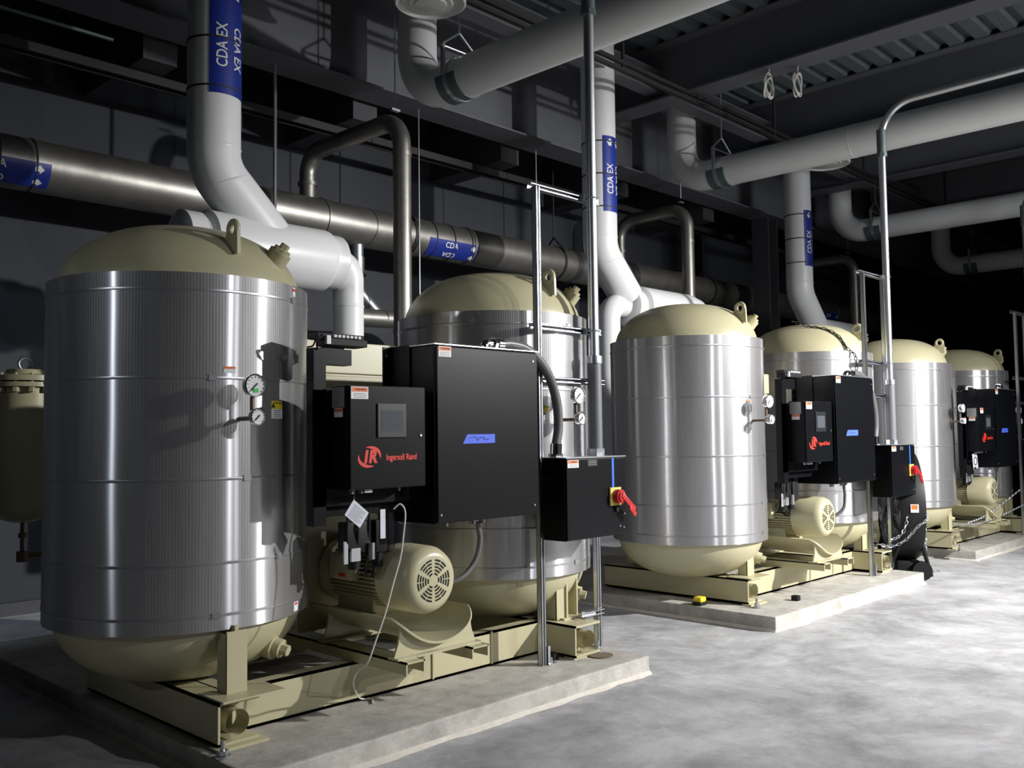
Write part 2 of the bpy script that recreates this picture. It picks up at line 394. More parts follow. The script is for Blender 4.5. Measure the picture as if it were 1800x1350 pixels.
# ================================================================== OVERHEAD PIPES
def clamp_sleeve(parent, x, y, z, R, axis_y=True):
    mb = MB(); mb.lathe([(R+.002, -.13), (R+.012, -.13), (R+.012, .13), (R+.002, .13)], Matrix.Translation((x, y, z)) @ Matrix.Rotation(PI/2, 4, 'X'), 32)
    mb2 = MB(); mb2.lathe([(R+.012, -.13), (R+.002, -.13), (R+.002, .13), (R+.012, .13), (R+.012, -.13)], Matrix.Translation((x, y, z)) @ Matrix.Rotation(PI/2, 4, 'X'), 32, PI, 2*PI)
    mb.bm.free(); mb2.build('saddle_sleeve', 'dgalv', parent)
    m3 = MB(); m3.lathe([(R+.012, -.022), (R+.018, -.022), (R+.018, .022), (R+.012, .022)], Matrix.Translation((x, y, z)) @ Matrix.Rotation(PI/2, 4, 'X'), 32)
    for sx in (-1, 1):
        m3.box(x+sx*(R+.02)-.012, x+sx*(R+.02)+.012, y-.02, y+.02, z, z+R+.10)
        m3.tube([(x+sx*(R+.02), y, z+R+.10), (x, y, z+R+.26)], .011, 8)
    m3.cyl((x-(R+.04), y, z+R+.08), (x+(R+.04), y, z+R+.08), .011, seg=8)
    m3.cyl((x, y, z+R+.24), (x, y, 6.41), .009, seg=8)
    m3.build('clevis_hanger', 'galv', parent)
WP = [('large white insulated ceiling pipe, nearest, crossing the top of the photo', 5.93, 7.0, 4.99, .195),
      ('white insulated ceiling pipe with elbow, second from the left', 10.62, 7.0, 5.02, .195),
      ('white insulated ceiling pipe with elbow, third from the left', 15.5, 7.0, 5.02, .19),
      ('farthest white insulated ceiling pipe with elbow, dim at the right edge', 20.3, 7.0, 5.0, .19)]
for lab, x, y, z, R in WP:
    e = empty('insulated_pipe', (x, y, z), lab, 'pipe')
    MB().tube(bend([(x, y, 6.42), (x, y, z), (x, -6.9, z)], .42, 12), R, 40).build('pipe_run', 'white', e)
    mb = MB()
    for yy in (4.6, 2.4, .2, -2): mb.lathe([(R+.0005, -.012), (R+.003, 0), (R+.0005, .012)], Matrix.Translation((x, yy, z)) @ Matrix.Rotation(PI/2, 4, 'X'), 40)
    mb.build('joint_strip', 'white', e)
    clamp_sleeve(e, x, y-.62, z, R)

def vlabel(parent, c, R, z0, z1, az, half, arrows=True):
    """blue pipe marker wrapped round a vertical pipe"""
    mb = MB(); h = z1-z0
    t = grid2d(2*half*R, h, 16, 1); wrap_v(mb, t, c, R+.004, az, (z0+z1)/2, 0)
    lb = mb.build('pipe_marker', 'blue', parent)
    mb = MB()
    for k, mode in ((-.40, 1), (.36, -1)):
        tt = text_mesh('CDA EX', .125, 0, .012, .03); bmesh.ops.scale(tt, vec=(.78, 1, 1), verts=list(tt.verts)); wrap_v(mb, tt, c, R+.006, az+k*half*1.05, z0+h*.43, mode)
        mb.build('lettering', 'wht', lb); mb = MB()
        wrap_v(mb, arrow2d(.09), c, R+.006, az+k*half*1.05, z1-.07, 1)
        mb.build('arrow_mark', 'wht', lb); mb = MB()
    mb = MB()
    for zz in (z0+.06, (z0+z1)/2, z1-.06):
        mb.lathe([(R+.001, -.007), (R+.007, -.007), (R+.007, .007), (R+.001, .007)], Matrix.Translation((c[0], c[1], zz)), 40)
    mb.build('strap', 'ink', lb)
RS = [('wide white riser with blue marker, nearest, above the first tank', 3.575, 4.27, 5.16),
      ('white riser with blue marker, middle one, right of the tall framed conduit', 8.43, 4.15, 5.03),
      ('white riser with blue marker, farthest, behind the fourth tank', 13.33, 4.12, 4.98)]
MUF = [('white insulated silencer drum behind the first tank, with elbow going down on its right', 3.26, 4.74, 4.86, 1),
       ('bright white silencer drum behind the third tank, with elbow going down on its left', 8.86, 10.35, 8.56, -1),
       ('white insulated silencer drum behind the fourth tank', 13.7, 15.2, 15.45, 1)]
for i in range(3):
    lab, x, z0, z1 = RS[i]; y = 6.7; R = .205 if i == 0 else .2
    e = empty('exhaust_riser', (x, y, 3.3), lab, 'pipe')
    zt = 3.72; dx = .48
    MB().tube(bend([(x, y, 6.42), (x, y, zt), (x+dx, y, zt-.48)], .34, 10), R, 40).build('pipe_run', 'white', e)
    mb = MB()
    mb.lathe([(R+.001, -.012), (R+.005, 0), (R+.001, .012)], Matrix.Translation((x, y, zt+.16)), 40)
    mb.add(*(lambda t: (t, None))(bmesh.new()))
    mb.lathe([(R+.001, -.012), (R+.006, 0), (R+.001, .012)], Matrix.Translation((x+.09, y, zt-.09)) @ Matrix.Rotation(math.radians(157), 4, 'Y'), 40)
    mb.build('seam', 'white', e)
    vlabel(e, (x, y), R, z0, z1, math.radians(279), math.radians(48))
    lab, x0, x1, dpx, side = MUF[i]; zc = 3.12; R2 = .265
    e = empty('exhaust_silencer', ((x0+x1)/2, y, zc-R2), lab, 'silencer')
    RX = Matrix.Rotation(PI/2, 4, 'Y')
    mb = MB()
    small = .235
    xa, xb = (x0, x1)
    mb.lathe([(0, xa), (.18, xa), (small, xa+.03), (small, xa+.17), (.215, xa+.17), (.215, xa+.21), (R2, xa+.24), (R2, xb-.18), (R2*.98, xb-.16), (small, xb-.14), (small, xb-.02), (.2, xb+.01), (0, xb+.01)],
             Matrix.Translation((0, y, zc)) @ RX, 56)
    # rotate puts +Z on +X
    mb.build('drum', 'white', e)
    mb = MB()
    for xx in (xa+.19,): mb.lathe([(.215, xx-.02), (.218, xx-.02), (.218, xx+.02), (.215, xx+.02)], Matrix.Translation((0, y, zc)) @ RX, 48)
    mb.build('groove_band', 'cloth', e)
    zb = 1.3
    if side > 0: P = [(x1-.15, y, zc), (dpx, y, zc), (dpx, y, zb)]
    else: P = [(x0+.15, y, zc), (dpx, y, zc), (dpx, y, 2.15), (dpx+.5, y, 1.9)]
    MB().tube(bend(P, .2, 10), .135, 36).build('down_pipe', 'white', e)
    if side > 0:
        MB().lathe([(.136, -.012), (.14, 0), (.136, .012)], Matrix.Translation((dpx, y, 2.75)), 36).build('seam', 'white', e)

# stainless header along the wall
e = empty('air_header', (10, 8.45, 3.75), 'large bare stainless steel air pipe running along the wall behind the tanks', 'pipe')
HR, HY, HZ = .225, 8.45, 3.97
MB().cyl((-6.9, HY, HZ), (33.9, HY, HZ), HR, seg=48).build('pipe_run', 'stain', e)
mb = MB(); RXX = Matrix.Rotation(PI/2, 4, 'Y')
for x in (4.75, 5.75, 7.0, 7.9, 9.9, 12.6, 15, 18): mb.lathe([(HR, -.02), (HR+.012, -.018), (HR+.012, .018), (HR, .02)], Matrix.Translation((x, HY, HZ)) @ RXX, 40)
mb.build('coupling', 'stain', e)
def hlabel(parent, xc, wid):
    mb = MB(); R = HR+.005
    wrap_h(mb, grid2d(wid, 1.05*R, 4, 14), xc, HY, HZ, R, -.62)
    l = mb.build('pipe_marker', 'blue', parent)
    mb = MB()
    for a, fl in ((-.36, 1), (-.88, -1)):
        wrap_h(mb, text_mesh('CDA', .095, 0, .012, .03), xc-.05, HY, HZ, R+.002, a, fl); mb.build('lettering', 'wht', l); mb = MB()
        wrap_h(mb, arrow2d(.075), xc+wid/2-.09, HY, HZ, R+.002, a, 1); mb.build('arrow_mark', 'wht', l); mb = MB()
    mb = MB()
    for k in (-.3, 0, .3): mb.lathe([(R, -.006), (R+.004, -.006), (R+.004, .006), (R, .006)], Matrix.Translation((xc+k*wid*1.2, HY, HZ)) @ RXX, 40)
    mb.build('strap', 'ink', l)
for xc in (2.5, 7.55, 17.6): hlabel(e, xc, .8)
for x in (2.0, 6.95, 9.6, 13.4):
    m3 = MB(); m3.lathe([(HR, -.02), (HR+.01, -.02), (HR+.01, .02), (HR, .02)], Matrix.Translation((x, HY, HZ)) @ RXX, 32)
    m3.tube([(x, HY-.2, HZ+.14), (x, HY, HZ+.36), (x, HY+.2, HZ+.14)], .014, 8); m3.cyl((x, HY, HZ+.34), (x, HY, 6.42), .010, seg=8)
    m3.build('clevis_hanger', 'blackp', e)
# small pipe teed down off the header
mb = MB(); mb.tube(bend([(6.25, HY, HZ-.1), (6.25, HY, 3.25), (6.5, HY-.1, 2.95)], .12, 6), .075, 20)
mb.cyl((6.25, HY, 3.62), (6.25, HY, 3.42), .085, seg=20)
mb.build('drop_pipe', 'galv', e)
MB().torus((6.25, HY, 3.42), .095, .014).build('clamp', 'blackp', e)
LAB = ['bare stainless pipe looping up and over from the wall header, left of the second tank', 'bare stainless vertical pipe rising behind the third tank', 'far bare stainless vertical pipe rising behind the fifth tank']
for i, (x, ys, zs) in enumerate(((5.6, 6.85, 4.66), (11.1, 7.25, 4.78), (16.55, 7.25, 4.78))):
    e = empty('supply_pipe', (x, ys, 1.0), LAB[i], 'pipe')
    MB().tube(bend([(x, ys, .9), (x, ys, zs), (x, HY, zs), (x, HY, HZ+.2)], .28, 10), .088, 28).build('pipe_run', 'stain', e)
    mb = MB()
    for z in (4.3, 2.6): mb.lathe([(.088, -.02), (.094, -.02), (.094, .02), (.088, .02)], Matrix.Translation((x, ys, z)), 28)
    mb.lathe([(.088, -.02), (.105, -.02), (.105, .02), (.088, .02)], Matrix.Translation((x, HY, 4.33)), 28)
    mb.build('coupling', 'stain', e)
    mb = MB(); mb.cyl((x, ys+.1, zs+.16), (x, ys+.1, 6.42), .007, seg=6); mb.box(x-.05, x+.05, ys+.08, ys+.12, zs+.09, zs+.11)
    mb.build('hanger', 'galv', e)
# long thin hanger rods against the wall
HRD = ['thin bright hanger rod right of the first labelled riser', 'thin hanger rod right of the looping stainless pipe', 'thin hanger rod left of the tall framed conduits']
for i, (x, y, z0, z1, r) in enumerate([(4.75, 7.72, 3.3, 5.2, .018), (6.55, 7.72, 2.95, 5.2, .009), (8.6, 7.85, 4.1, 5.21, .007)]):
    tag(MB().cyl((x, y, z0), (x, y, z1), r, seg=8).build('threaded_rod', 'galv'), HRD[i], 'rod')
# lower stainless cross pipe in gap left of tank two, with small valve stub
tag(MB().tube(bend([(6.0, 8.2, 2.9), (7.6, 8.2, 2.95), (7.6, 8.2, 1)], .2, 6), .10, 20).build('bypass_pipe', 'stain'), 'dim horizontal stainless pipe low on the wall behind the second tank', 'pipe')

# high bay lamps (unlit) hung from the deck
for i, (x, y, z, lab) in enumerate([(5.28, 6.05, 5.40, 'round unlit high bay lamp at the top of the photo, above the nearest white elbow'),
                                    (12.35, 5.75, 5.33, 'round unlit high bay lamp tucked under the second white ceiling pipe')]):
    e = empty('high_bay_lamp', (x, y, z), lab, 'lamp'); T_ = Matrix.Translation((x, y, z))
    MB().lathe([(.06, .30), (.14, .28), (.2, .14), (.26, .03), (.30, 0), (.315, .01), (.315, .03), (.275, .05), (.21, .17), (.15, .31), (.06, .33)], T_, 48).build('reflector', 'lampw', e)
    MB().lathe([(0, -.015), (.1, -.02), (.14, -.012), (.145, .0), (.19, .0), (.2, .012), (.255, .015), (.26, .03)], T_, 48).build('lens', 'lens', e)
    MB().cyl((x, y, z+.3), (x, y, z+.36), .09, seg=24).build('driver_housing', 'lampw', e)
    MB().cyl((x, y, z+.36), (x, y, 6.41 if i == 0 else 5.70), .012, seg=8).build('stem', 'blackp', e)
# coiled cable bundles
for i, (x, y, z, lab) in enumerate([(9.45, 5.05, 5.52, 'left one of two coiled pale cable bundles hanging under the roof beam'), (9.6, 4.78, 5.50, 'right one of two coiled pale cable bundles hanging under the roof beam')]):
    mb = MB()
    for k in range(5):
        mb.torus((x+random.uniform(-.02, .02), y, z-.02+random.uniform(-.03, .03)), .12+random.uniform(-.02, .02), .008, Matrix.Rotation(PI/2+random.uniform(-.3, .3), 4, 'X') @ Matrix.Rotation(random.uniform(-.5, .5), 4, 'Z'), 24, 6, .6)
    mb.tube([(x, y, z+.1), (x+.02, y, z+.2)], .008, 6)
    tag(mb.build('cable_coil', 'tube'), lab, 'cable')

# ================================================================== PADS
PADS = [(2.185, 5.15, 'nearest raised concrete pad under the first dryer'), (6.86, 10.0, 'middle raised concrete pad, brightly lit, under the second dryer'), (12.1, 15.3, 'farthest raised concrete pad under the third dryer')]
for x0, x1, lab in PADS:
    y0 = 3.74 if x0 < 12 else 3.9
    mb = MB(); mb.box(x0, x1, y0, 7.6, 0, .12, .012)
    pd = tag(mb.build('concrete_pad', 'pad', smooth=False), lab, 'pad')
    mb = MB(); rr = random.Random(3); t = bmesh.new(); prev = None
    path = [(x0, 7.6), (x0, y0), (x1, y0), (x1, 7.6)]; pts = []
    for (ax, ay), (bx, by), (nx, ny) in zip(path[:-1], path[1:], ((-1, 0), (0, -1), (1, 0))):
        n_ = int(math.hypot(bx-ax, by-ay)/.06)
        for k in range(n_+1):
            q = k/n_; w_ = .018+.03*noise.noise(Vector((ax+(bx-ax)*q, ay+(by-ay)*q, 0))*5)+.01*rr.random(); w_ = max(w_, .006)
            pts.append(((ax+(bx-ax)*q, ay+(by-ay)*q, .022), (ax+(bx-ax)*q+nx*w_*1.1, ay+(by-ay)*q+ny*w_*1.1, .001)))
    vv = [(t.verts.new(p), t.verts.new(q)) for p, q in pts]
    for A, B in zip(vv[:-1], vv[1:]): t.faces.new((A[0], A[1], B[1], B[0]))
    mb.add(t); mb.build('grout_edge', 'grout', pd)

# ================================================================== TANKS
TR, ZB, ZT = .69, .655, 2.43
TK = [(2.457, 4.96, 'largest nearest fluted aluminium clad tank with cream domes, at the left'),
      (4.80, 4.84, 'second tank from the left, half hidden behind the big black cabinet'),
      (7.254, 4.79, 'third tank from the left, bright, at the near end of the middle dryer'),
      (9.67, 4.81, 'fourth tank from the left, behind the middle control cabinet, chain over its dome'),
      (12.108, 4.83, 'fifth tank from the left, at the near end of the farthest dryer'),
      (14.44, 4.84, 'farthest tank, dim, behind the farthest black cabinet')]
def dome_prof(R, h, z, s, n=16):
    return [(R*math.cos(PI/2*k/n)**.8 if k < n else 0, z+s*h*math.sin(PI/2*k/n)) for k in range(n+1)]
def gauge(parent, x, y, z, r, az, green):
    # dial facing azimuth az
    g = MB(); T_ = Matrix.Translation((x, y, z)) @ Matrix.Rotation(az, 4, 'Z') @ Matrix.Rotation(PI/2, 4, 'Y')
    g.lathe([(0, -.03), (r*.9, -.03), (r, -.02), (r, .008), (r*.9, .012), (r*.88, .004)], T_, 32)
    o = g.build('pressure_gauge', 'chrome', parent)
    MB().lathe([(0, .004), (r*.88, .004)], T_, 32).build('dial', 'wht', o)
    k = MB(); k.box(-.003, .003, -r*.6, r*.25, .006, .008, mtx=T_ @ Matrix.Rotation(.8, 4, 'Z'))
    for j in range(11):
        a = math.radians(-135+27*j); k.box(-.0015, .0015, r*.66, r*.8, .005, .0062, mtx=T_ @ Matrix.Rotation(a+PI/2, 4, 'Z'))
    k.build('needle', 'ink', o)
    if green:
        g2 = MB(); g2.box(r*.25, r*.6, -.2*r, .25*r, .0065, .0075, mtx=T_); g2.build('sticker', 'green', o)
for i, (x, y, lab) in enumerate(TK):
    e = empty('desiccant_tank', (x, y, .12), lab, 'tank')
    RV = TR-.045; T_ = Matrix.Translation((x, y, 0))
    mb = MB(); mb.lathe([(RV-.02, ZB), (TR, ZB), (TR, ZT), (RV-.02, ZT)], T_, 128); mb.build('jacket', 'jacket', e)
    MB().lathe([(RV, ZT-.06)]+dome_prof(RV, .385, ZT-.04, 1), T_, 96).build('upper_dome', 'cream', e)
    MB().lathe([(RV, ZB+.06)]+dome_prof(RV, .37, ZB+.03, -1), T_, 96).build('lower_dome', 'cream', e)
    for z in (ZT-.085, 1.905, 1.355, 1.0, ZB+.075) if i in () else (ZT-.085, 1.905, 1.40, .985, ZB+.075):
        mb = MB(); mb.lathe([(TR, -.008), (TR+.0025, -.0065), (TR+.0035, 0), (TR+.0025, .0065), (TR, .008)], Matrix.Translation((x, y, z)), 128)
        a = math.radians(random.uniform(250, 300)); mb.box(-.02, .02, -.004, .004, -.014, .014, mtx=Matrix.Translation((x+(TR+.003)*math.cos(a), y+(TR+.003)*math.sin(a), z)) @ Matrix.Rotation(a-PI/2, 4, 'Z'))
        mb.build('band', 'band', e)
    # lifting lug on the dome
    def dz(r): c_ = (r/RV)**1.25; return ZT-.04+.385*math.sqrt(1-c_*c_)
    jx = (0, 0, .02, .06, .08, .08)[i]; lx, ly = x+jx, y-.565; zl = dz(.568)
    mb = MB(); mb.torus((0, 0, 0), .040, .017, None, 32, 10)
    mb.poly([(-.056, -.01), (-.085, -.115), (.06, -.135), (.056, -.01), (.03, -.045), (-.03, -.045)], .02, Matrix.Translation((0, 0, -.01)))
    mb.bm.transform(Matrix.Translation((lx, ly, zl+.105)) @ Matrix.Rotation(-PI/2, 4, 'Z') @ Matrix.Rotation(PI/2, 4, 'X')); mb.build('lifting_lug', 'cream', e)
    # top plug / nozzle
    az = math.radians(301); nr = .555; nx, ny = x+nr*math.cos(az), y+nr*math.sin(az)
    d = Vector((math.cos(az)*.62, math.sin(az)*.62, .78)).normalized(); p = Vector((nx, ny, dz(nr)-.05))
    mb = MB(); mb.cyl(p, p+d*.085, .062, seg=32); mb.cyl(p+d*.085, p+d*.105, .048, seg=24); mb.cyl(p+d*.10, p+d*.135, .026, seg=6)
    mb.build('inspection_plug', 'cream', e)
    # bottom drain nozzle
    az = math.radians(299); p = Vector((x+.50*math.cos(az), y+.50*math.sin(az), ZB-.15)); d = Vector((math.cos(az), math.sin(az), -.25)).normalized()
    mb = MB(); mb.cyl(p, p+d*.09, .07, seg=24); mb.cyl(p+d*.09, p+d*.13, .05, seg=24); mb.cyl(p+d*.13, p+d*.17, .03, seg=6); mb.build('drain_plug', 'cream', e)
    # legs
    lx = x+(-.06 if i % 2 == 0 else .04)
    if i == 2: lx = x+.10
    if i == 4: lx = x+.14
    for yy in (y-.70, y+.66):
        yl = yy if yy > y else 4.24
        mb = MB(); mb.box(lx-.055, lx+.055, yl-.006, yl+.006, .345, ZB-.005); mb.box(lx-.055, lx-.045, yl, yl+.09, .345, ZB-.02)
        mb.box(lx-.01, lx+.01, yl, yl+(.16 if yy < y else -.1), .50, ZB+.02)
        mb.build('leg', 'cream', e)
    # gauges
    if i != 3:
        az = math.radians(267.5); s = (math.cos(az), math.sin(az)); q = TR+.13
        fa = math.radians(266)
        gx, gy = x+q*s[0], y+q*s[1]
        mb = MB(); mb.cyl((x+TR*s[0], y+TR*s[1], 1.70), (gx, gy, 1.70), .012, seg=10); mb.cyl((gx, gy, 1.70), (gx, gy, 1.86), .012, seg=10); mb.sphere((gx, gy, 1.70), .02, seg=10)
        mb.build('gauge_piping', 'brass', e)
        gauge(e, gx+.02*math.cos(fa), gy+.03*math.sin(fa), 1.862, .058, fa, i == 0)
        gauge(e, gx+.03*math.cos(fa)+.012, gy+.03*math.sin(fa)-.01, 1.708, .043, fa, i == 2)
    # stickers
    def sticker(az, z, w_, h_, m_, nm='sticker', dr=.002):
        mb = MB(); wrap_v(mb, grid2d(w_, h_, 4, 1), (x, y), TR+dr, math.radians(az), z, 0); return mb.build(nm, m_, e)
    if i in (0, 1):
        a = 287 if i == 0 else 254
        sticker(a, 1.775, .085, .042, 'yellow', 'caution_label'); sticker(a, 1.728, .085, .05, 'wht', 'caution_label')
        mb = MB(); wrap_v(mb, text_mesh('CAUTION', .0165, 0, .01), (x, y), TR+.0035, math.radians(a)+.012/TR, 1.785, 0)
        t = bmesh.new(); t.faces.new([t.verts.new(v) for v in ((-.014, -.012, 0), (.014, -.012, 0), (0, .014, 0))]); mt = MB(); wrap_v(mt, t, (x, y), TR+.0035, math.radians(a)-.028/TR, 1.772, 0); mt.build('warning_triangle', 'ink', e)
        for k in range(4): wrap_v(mb, grid2d(.05, .003, 2, 1), (x, y), TR+.0035, math.radians(a), 1.745-k*.011, 0)
        mb.build('lettering', 'ink', e)
    if i == 0:
        sticker(263, 1.958, .06, .012, 'orange'); sticker(263, 1.942, .06, .02, 'wht')
        sticker(300, 2.395, .03, .05, 'wht'); sticker(300, 2.405, .03, .014, 'redp', dr=.003)
        sticker(302, ZB+.04, .05, .05, 'wht'); sticker(302, ZB+.055, .03, .012, 'redp', dr=.003)
    if i == 2: sticker(262, 1.90-.03, .05, .02, 'orange'); sticker(262, 1.85, .05, .025, 'wht')
M['chainm'] = M['galv']
def chain(name, pts, label, parent=None, r=.013, pitch=.042, m='galv'):
    P = smoothpath(pts, 24); mb = MB(); acc = 0; k = 0; last = P[0]
    for j in range(1, len(P)):
        seg = P[j]-last
        acc = seg.length
        if acc >= pitch:
            mid = (last+P[j])/2; d = seg.normalized()
            q = Vector((1, 0, 0)).rotation_difference(d).to_matrix().to_4x4()
            mb.torus(mid, r, r*.34, q @ Matrix.Rotation(PI/2*(k % 2), 4, 'X'), 12, 5, 1.9); k += 1; last = P[j]
    return tag(mb.build(name, m), label, 'chain')

# ================================================================== SKIDS
def skid(ox, lab, i):
    e = empty('dryer_skid', (ox+3.6, 4.9, .12), lab, 'skid')
    z0, z1 = .135, .34
    def channel(name, x0, x1, y0, y1, open_right=True):
        mb = MB(); mb.box(x0, x0+.012, y0, y1, z0, z1) ; mb.box(x0, x1, y0, y1, z1-.014, z1); mb.box(x0, x1, y0, y1, z0, z0+.014)
        mb.box(x1-.09, x1-.078, y0+.12, y1, z0, z1)
        return mb.build(name, 'cream', e, smooth=False)
    channel('cross_channel', ox+2.25, ox+2.47, 4.15, 5.7)
    channel('cross_channel', ox+4.72, ox+4.98, 4.02, 5.7)
    mb = MB(); mb.box(ox+2.42, ox+4.9, 4.335, 4.35, z0-.01, z1); mb.box(ox+2.42, ox+4.9, 4.335, 4.43, z1-.014, z1); mb.box(ox+2.42, ox+4.9, 4.335, 4.43, z0-.01, z0+.004)
    for xx in (3.75, 4.25): mb.box(ox+xx, ox+xx+.012, 4.325, 4.42, z0, z1)
    mb.build('front_beam', 'cream', e, smooth=False)
    mb = MB(); mb.box(ox+2.42, ox+4.9, 5.55, 5.565, z0, z1); mb.box(ox+2.42, ox+4.9, 5.47, 5.565, z1-.014, z1)
    mb.build('rear_beam', 'cream', e, smooth=False)
    mb = MB(); mb.cyl((ox+2.35, 4.27, z0+.1), (ox+2.35, 4.145, z0+.1), .062, seg=28, cap=False); mb.cyl((ox+4.85, 4.14, z0+.1), (ox+4.85, 4.015, z0+.1), .062, seg=28, cap=False)
    mb.build('lifting_eye_tube', 'cream', e)
    mb = MB(); mb.box(ox+2.26, ox+2.60, 4.12, 4.36, z1, z1+.01); mb.build('leg_plate', 'cream', e, smooth=False)
    mb = MB()
    for xx, yy in ((2.23, 4.11), (4.72, 4.03)): mb.box(ox+xx, ox+xx+.27, yy, yy+.09, .12, .134)
    mb.build('foot_plate', 'cream', e, smooth=False)
    for xx in (2.22, 4.99):
        mb = MB(); mb.cyl((ox+xx, 4.05, .12), (ox+xx, 4.05, .2), .012, seg=10); mb.cyl((ox+xx, 4.05, .134), (ox+xx, 4.05, .155), .026, seg=6); mb.cyl((ox+xx, 4.05, .122), (ox+xx, 4.05, .132), .036, seg=16)
        mb.build('anchor_bolt', 'galv', e)
    # post that carries the disconnect box
    mb = MB(); mb.box(ox+4.87, ox+4.885, 4.22, 4.34, z1, .99); mb.box(ox+4.885, ox+5.02, 4.33, 4.34, z1, .99); mb.box(ox+5.0, ox+5.012, 4.24, 4.34, z1, .99)
    mb.box(ox+4.82, ox+5.05, 4.2, 4.36, z1-.005, z1+.012)
    mb.build('box_post', 'cream', e, smooth=False)
    return e
skid(0, 'cream steel channel skid under the nearest dryer', 0)
skid(4.9, 'cream steel channel skid under the middle dryer, brightly lit', 1)
skid(9.78, 'cream steel channel skid under the farthest dryer', 2)

# ================================================================== MOTOR + BLOWER + CRADLE
def motor(ox, i):
    WH = ['nearest', 'middle', 'farthest'][i]
    e = empty('blower_motor', (ox+3.45, 4.3, .6), 'cream electric motor with round slotted fan cover on the %s dryer' % WH, 'motor')
    cx, cz = ox+3.435, .80; R = .188
    def TY(y): return Matrix.Translation((cx, y, cz)) @ Matrix.Rotation(PI/2, 4, 'X')   # +Z -> -Y
    MB().lathe([(0, .0), (.13, 0), (.15, -.004), (.172, -.022), (R, -.06), (R+.004, -.28), (R-.012, -.28), (R-.012, -.06)], TY(3.95), 64).build('fan_cowl', 'cream', e)
    mb = MB()
    for ri in range(5):
        r0 = .034+ri*.0185; r1 = r0+.0095
        for q in range(6):
            a0 = math.radians(60*q+30+5+ (4-ri)*1.2); a1 = math.radians(60*q+90-5-(4-ri)*1.2)
            nseg = 1 if ri < 2 else 2
            for s_ in range(nseg):
                b0 = a0+(a1-a0)*s_/nseg+.03; b1 = a0+(a1-a0)*(s_+1)/nseg-.03
                pts = [(r0*math.cos(b0+(b1-b0)*k/5), r0*math.sin(b0+(b1-b0)*k/5)) for k in range(6)]+[(r1*math.cos(b1-(b1-b0)*k/5), r1*math.sin(b1-(b1-b0)*k/5)) for k in range(6)]
                mb.poly(pts, .001, TY(3.9492))
    mb.build('cowl_slots', 'grille', e)
    mb = MB(); mb.cyl((cx, 4.2, cz), (cx, 4.72, cz), .15, seg=48)
    for k in range(44):
        a = 2*PI*k/44
        if 50 < math.degrees(a) < 130: continue
        mb.box(.148, .178, -.0035, .0035, -.245, .235, mtx=Matrix.Translation((cx, 4.475, cz)) @ Matrix.Rotation(PI/2, 4, 'X') @ Matrix.Rotation(a, 4, 'Z'))
    mb.build('finned_body', 'cream', e)
    mb = MB(); mb.cyl((cx, 4.70, cz), (cx, 4.76, cz), .2, seg=48); mb.build('end_bell', 'cream', e)
    mb = MB(); mb.box(cx-.24, cx-.15, 4.40, 4.60, cz-.02, cz+.13, .012); mb.build('terminal_box', 'cream', e)
    mb = MB(); mb.box(cx-.243, cx-.240, 4.44, 4.50, cz+.0, cz+.02); mb.build('red_tag', 'redp', e)
    for sx in (-1, 1):
        mb = MB(); mb.box(cx+sx*.14-.03, cx+sx*.14+.03, 4.30, 4.70, cz-.225, cz-.205); mb.box(cx+sx*.12-.008, cx+sx*.12+.008, 4.33, 4.67, cz-.22, cz-.11); mb.build('foot', 'cream', e, smooth=False)
    # blower
    e2 = empty('blower', (cx, 4.9, .42), 'cream round blower casing behind the motor of the %s dryer' % WH, 'blower')
    bz = .86
    MB().lathe([(0, .0), (.10, 0), (.14, .02), (.36, .03), (.385, .06), (.39, .10), (.385, .14), (.36, .17), (0, .18)], Matrix.Translation((cx, 4.98, bz)) @ Matrix.Rotation(PI/2, 4, 'X'), 72).build('casing', 'cream', e2)
    mb = MB(); mb.lathe([(.385, .085), (.41, .085), (.41, .115), (.385, .115)], Matrix.Translation((cx, 4.98, bz)) @ Matrix.Rotation(PI/2, 4, 'X'), 72)
    for k in range(20):
        a = 2*PI*k/20; mb.cyl((cx+.398*math.cos(a), 4.85, bz+.398*math.sin(a)), (cx+.398*math.cos(a), 4.915, bz+.398*math.sin(a)), .012, seg=6)
    mb.build('flange_ring', 'cream', e2)
    mb = MB(); mb.cyl((cx+.18, 5.06, bz+.2), (cx+.18, 5.06, 1.5), .1, seg=28); mb.build('outlet', 'cream', e2)
    mb = MB(); mb.box(cx-.30, cx+.30, 4.82, 4.84, .44, .62); mb.build('saddle_plate', 'cream', e2, smooth=False)
    # trough / cradle
    e3 = empty('motor_cradle', (cx+.04, 4.4, .34), 'cream curved trough and saddle under the motor of the %s dryer' % WH, 'cradle')
    tx, tz, RR = cx+.05, .80, .345
    mb = MB(); a0, a1 = math.radians(213), math.radians(327)
    T_ = Matrix.Translation((tx, 0, tz)) @ Matrix.Rotation(-PI/2, 4, 'X')
    t = bmesh.new(); n = 28; rows = []
    for (r, yy) in ((RR, 3.93), (RR, 4.80), (RR-.012, 4.80), (RR-.012, 3.93)):
        rows.append([t.verts.new((tx+r*math.cos(a0+(a1-a0)*k/n), yy+.10*(abs(k/n-.5)*2)**6*(1 if yy < 4.3 else 0), tz+r*math.sin(a0+(a1-a0)*k/n))) for k in range(n+1)])
    for q in range(4):
        A, B = rows[q], rows[(q+1) % 4]
        for k in range(n): t.faces.new((A[k], A[k+1], B[k+1], B[k]))
    t.faces.new([rows[q][0] for q in range(4)]); t.faces.new([rows[q][n] for q in range(4)])
    bmesh.ops.recalc_face_normals(t, faces=list(t.faces)); mb.add(t); mb.build('trough', 'cream', e3)
